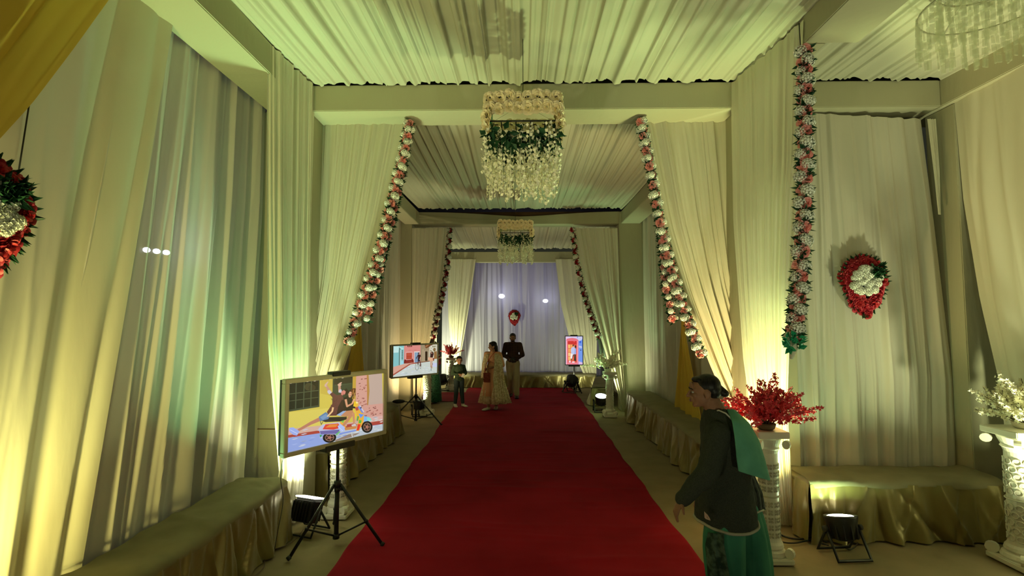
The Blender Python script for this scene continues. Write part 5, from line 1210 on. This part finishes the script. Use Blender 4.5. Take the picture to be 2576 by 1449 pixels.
# ------------------------------------------------ old woman in the foreground, walking left, bent back
def granny():
    Y0 = 3.52; root = V3((1.47, Y0, .022))
    t = empty('person', root, 0, 'stooping old woman in dark cardigan with green shawl at the right', 'person')
    def L(px, py, dy=0.0): return at(px, py, Y0+dy)-root
    s = 1/369.0   # metres per pixel at her depth
    R = Matrix.Rotation(math.radians(-100), 3, 'Z') @ Matrix.Rotation(math.radians(4), 3, 'X')
    hc = L(1771, 984); hk = .98
    b = MB(); head(b, hc, R, hk)
    nb = L(1805, 1052)
    b.cap(L(1790, 1012), nb, .060, .075, 14)
    b.ell(L(1828, 1120), (.125, .17, .17)); b.ell(L(1826, 1210), (.13, .16, .16)); b.ell(L(1828, 1290), (.135, .17, .13))
    shL, elL, wrL = L(1806, 1092, -.15), L(1781, 1190, -.21), L(1716, 1256, -.20)
    shR, elR, wrR = L(1812, 1090, .16), L(1800, 1195, .20), L(1758, 1245, .18)
    limb(b, [shL, elL, wrL], [.05, .04, .026]); limb(b, [shR, elR, wrR], [.05, .04, .026]); b.cap(shL, shR, .055, .055)
    hand(b, wrL, (-.55, -.05, -.85), (.8, .1, -.5), .95, .45, 1); hand(b, wrR, (-.35, 0, -.95), (.9, 0, -.3), .9, .55, -1)
    hiL, hiR = L(1822, 1325, -.09), L(1835, 1325, .09)
    knL = V3((hiL.x-.03, hiL.y, .40)); knR = V3((hiR.x+.05, hiR.y, .40)); anL = V3((hiL.x+.0, hiL.y, .08)); anR = V3((hiR.x+.16, hiR.y, .09))
    limb(b, [hiL, knL, anL], [.085, .055, .038]); limb(b, [hiR, knR, anR], [.085, .055, .038])
    foot(b, anL, (-1, -.1, 0), .95); foot(b, anR, (-1, .1, 0), .95)
    remeshed(b, 'body', M['skin'], t, .0055, 3, .5, (.03, .003)); face_parts(t, hc, R, hk)
    T = lambda x, y, z: hc+R @ (V3((x, y, z))*hk)
    b = MB(); b.ell(T(0, .025, .040), (.079, .088, .076), R, 20, 14); b.ell(T(0, .055, .005), (.070, .058, .062), R, 18, 12); b.ell(T(0, -.035, .082), (.055, .040, .022), R, 14, 8)
    b.cap(T(0, .09, .01), T(0, .135, -.022), .036, .026, 12); b.ell(T(0, .128, -.018), (.034, .030, .026), R)
    remeshed(b, 'hair', M['hair'], t, .005, 4)
    MB().cap(T(-.078, .0, -.045), T(-.080, .0, -.052), .005, .004, 8).build('earring', M['frame'], t)
    # cardigan: lofted torso with sleeves in one knit piece
    knit = two_tone('charcoal_knit', (.024, .028, .020), (.042, .047, .034), 220, .95, .35, .65, .8, .003)
    rings = [(1797, 1026, 24, .078), (1808, 1044, 38, .120), (1817, 1064, 48, .165), (1822, 1090, 53, .195), (1826, 1125, 57, .200), (1827, 1170, 58, .185), (1824, 1208, 60, .182), (1823, 1242, 64, .192), (1824, 1278, 69, .202), (1826, 1306, 71, .205)]
    m = 64; a = np.linspace(0, 2*np.pi, m, endpoint=False); V = []
    for i, (px, py, hw, dp) in enumerate(rings):
        c = L(px, py); sag = (.022 if i >= 9 else 0)
        for j, q in enumerate(a):
            w = 1+.012*math.sin(q*5+i*.6)+.008*math.sin(q*11+i)
            V.append((c.x+hw*s*math.cos(q)*w, c.y+dp*math.sin(q)*w, c.z-sag*(math.cos(q*2-.2)*-.5+.1)))
    k = len(rings); Fc = [(i*m+j, i*m+(j+1) % m, (i+1)*m+(j+1) % m, (i+1)*m+j) for i in range(k-1) for j in range(m)]+[tuple(range(m))[::-1], tuple((k-1)*m+j for j in range(m))]
    b = MB().add(V, Fc)
    limb(b, [shL, elL, wrL-(wrL-elL).normalized()*.01], [.078, .070, .050], 16); limb(b, [shR, elR, wrR-(wrR-elR).normalized()*.02], [.078, .068, .048], 16)
    b.ell(wrL-(wrL-elL).normalized()*.03, (.056, .052, .050)); b.ell(shL-V3((0, -.02, .02)), (.085, .075, .09))
    remeshed(b, 'cardigan', knit, t, .007, 5, .6, (.07, .016))
    hem = V[-m:]; b = MB(); b.tube([V3(p)+V3((0, 0, -.004)) for p in hem]+[hem[0]], .010, 6, caps=False); b.build('pale_hem_trim', cloth('grey_beige_trim', (.34, .32, .24)), t)
    b = MB(); b.tube([T(-.02, .02, -.155), L(1808, 1032, -.09), L(1826, 1040, -.12), L(1842, 1056, -.14)], .005, 6); b.build('pale_neckline_trim', cloth('grey_trim', (.45, .43, .38)), t)
    # white leaf-like mark on the cardigan
    mk = [(1773, 1288), (1779, 1294), (1784, 1302), (1786, 1308), (1780, 1306), (1774, 1304)]
    b = MB(); P = [L(x, y, -.185-(x-1773)*.0035) for x, y in mk]; c = sum(P, V3())/len(P)
    Q = []
    for p in P: Q += [p+V3((0, -.012, 0))]
    for p in P: Q += [c.lerp(p, .35)+V3((0, -.012, 0))]
    for p in P+[c.lerp(p, .35) for p in P]: Q += [p+V3((0, .012, 0))]
    n = 6; Fc = []
    for i in range(n):
        j = (i+1) % n; Fc += [(i, j, n+j, n+i), (i, 2*n+i, 2*n+j, j), (n+i, n+j, 3*n+j, 3*n+i)]
    b.add(Q, Fc); b.build('pale_patch', cloth('pale_pink_patch', (.55, .42, .38)), t, False)
    # kurta tail showing behind the cardigan
    kur = two_tone('black_kurta', (.010, .012, .010), (.03, .035, .028), 40)
    o = drape('kurta_tail', kur, [tuple(L(1868, 1180, -.07)), tuple(L(1884, 1250, -.10)), tuple(L(1888, 1290, -.10))], [tuple(L(1888, 1180, .08)), tuple(L(1915, 1240, .08)), tuple(L(1922, 1282, .08))], 5, .010, (.4, -1, 0), 90, rows=20, parent=t); o.modifiers.new('s', 'SOLIDIFY').thickness = .008
    o = MB().tube([L(1887, 1290, -.115), L(1900, 1291, -.06), L(1912, 1286, .0), L(1922, 1282, .07)], .007, 6).build('kurta_hem_trim', cloth('grey_hem', (.38, .38, .30)), t)
    # loose trousers
    green = two_tone('green_salwar_cloth', (.03, .145, .085), (.05, .21, .125), 3, .85, .35, .65, .3, .004); dark = two_tone('dark_flowered_print', (.012, .028, .02), (.06, .10, .075), 22, .85, .42, .6, .2, .003)
    def leg(rows, name, mat, ph):
        m = 48; P = np.zeros((len(rows), m+1, 3)); a = np.linspace(0, 2*np.pi, m+1)
        for i, (px, py, hw, dy, dp) in enumerate(rows):
            c = L(px, py, dy); w = 1+.05*np.sin(a*6+ph+i*.25)+.035*np.sin(a*10+ph*2-i*.2); P[i, :, 0] = c.x+hw*s*np.cos(a)*w; P[i, :, 1] = c.y+dp*np.sin(a)*w; P[i, :, 2] = c.z
        P[:, -1] = P[:, 0]; o = MB().grid(P).build(name, mat, t); o.modifiers.new('s', 'SOLIDIFY').thickness = .006
        ss = o.modifiers.new('u', 'SUBSURF'); ss.levels = ss.render_levels = 1; return o
    leg([(1826, 1268, 40, -.05, .11), (1823, 1320, 45, -.07, .12), (1820, 1370, 47, -.08, .12), (1826, 1449, 44, -.08, .115), (1828, 1500, 34, -.08, .09), (1828, 1532, 22, -.08, .065)], 'trouser_leg', green, .5)
    leg([(1856, 1250, 42, .07, .11), (1872, 1310, 46, .07, .12), (1884, 1370, 46, .08, .115), (1896, 1449, 44, .08, .11), (1904, 1500, 32, .08, .09), (1908, 1532, 22, .08, .065)], 'trouser_leg', green, 2.2)
    # dark printed front panel
    o = drape('printed_panel', dark, [tuple(L(1782, 1340, -.12)), tuple(L(1774, 1370, -.13)), tuple(L(1780, 1449, -.14)), tuple(L(1792, 1505, -.14))], [tuple(L(1822, 1342, -.225)), tuple(L(1822, 1370, -.240)), tuple(L(1836, 1449, -.235)), tuple(L(1840, 1505, -.21))], 4, .008, (-.6, -1, 0), 91, rows=20, parent=t); o.modifiers.new('s', 'SOLIDIFY').thickness = .006
    for an, d in ((anL, (-1, -.1, 0)), (anR, (-1, .1, 0))):
        b = MB(); foot(b, an, d, .98, .008); remeshed(b, 'slipper', M['rubber'], t, .007, 2)
    # shawl over the back: separate cloth lying on her
    sh = two_tone('green_shawl', (.075, .23, .155), (.10, .30, .205), 8, .85, .35, .65, .35, .004)
    Lp = [L(1826, 1030, -.03), L(1839, 1060, -.17), L(1845, 1100, -.225), L(1849, 1145, -.24), L(1855, 1184, -.235)]
    Rp = [L(1838, 1030, .10), L(1878, 1066, .08), L(1903, 1110, .03), L(1916, 1158, .0), L(1925, 1204, -.03)]
    rows, cols = 34, 40; A = poly(Lp, rows); B = poly(Rp, rows); u = np.linspace(0, 1, cols)[None, :, None]
    P = A[:, None]*(1-u)+B[:, None]*u; bul = np.sin(u*np.pi)*np.linspace(.4, 1, rows)[:, None, None]
    P = P+np.array([.30, -1, .02])*bul*.115; H = pleats(cols, rows, 3, 93, .6, .6); P = P+np.array([.3, -1, 0])*(H*.006)[:, :, None]
    o = MB().grid(P).build('shawl', sh, t); o.modifiers.new('s', 'SOLIDIFY').thickness = .010; ss = o.modifiers.new('u', 'SUBSURF'); ss.levels = ss.render_levels = 1
    return t
granny()

GROUPS = {'bench': 'skirted benches along the tent walls', 'pedestal': 'white moulded pedestals', 'bouquet': 'blossom sprays on the pedestals', 'garland': 'flower garlands on the arches', 'wreath': 'red and white flower wreaths', 'screen': 'lit picture screens', 'stand': 'black tripod stands', 'curtain': 'draped curtains of the tent', 'lamp': 'lamps', 'cable': 'cables on the floor', 'scrap': 'dry scraps on the floor'}
for o in list(S.objects):
    if o.parent is None and o.get('category') in GROUPS and not o.get('group'): o['group'] = GROUPS[o['category']]
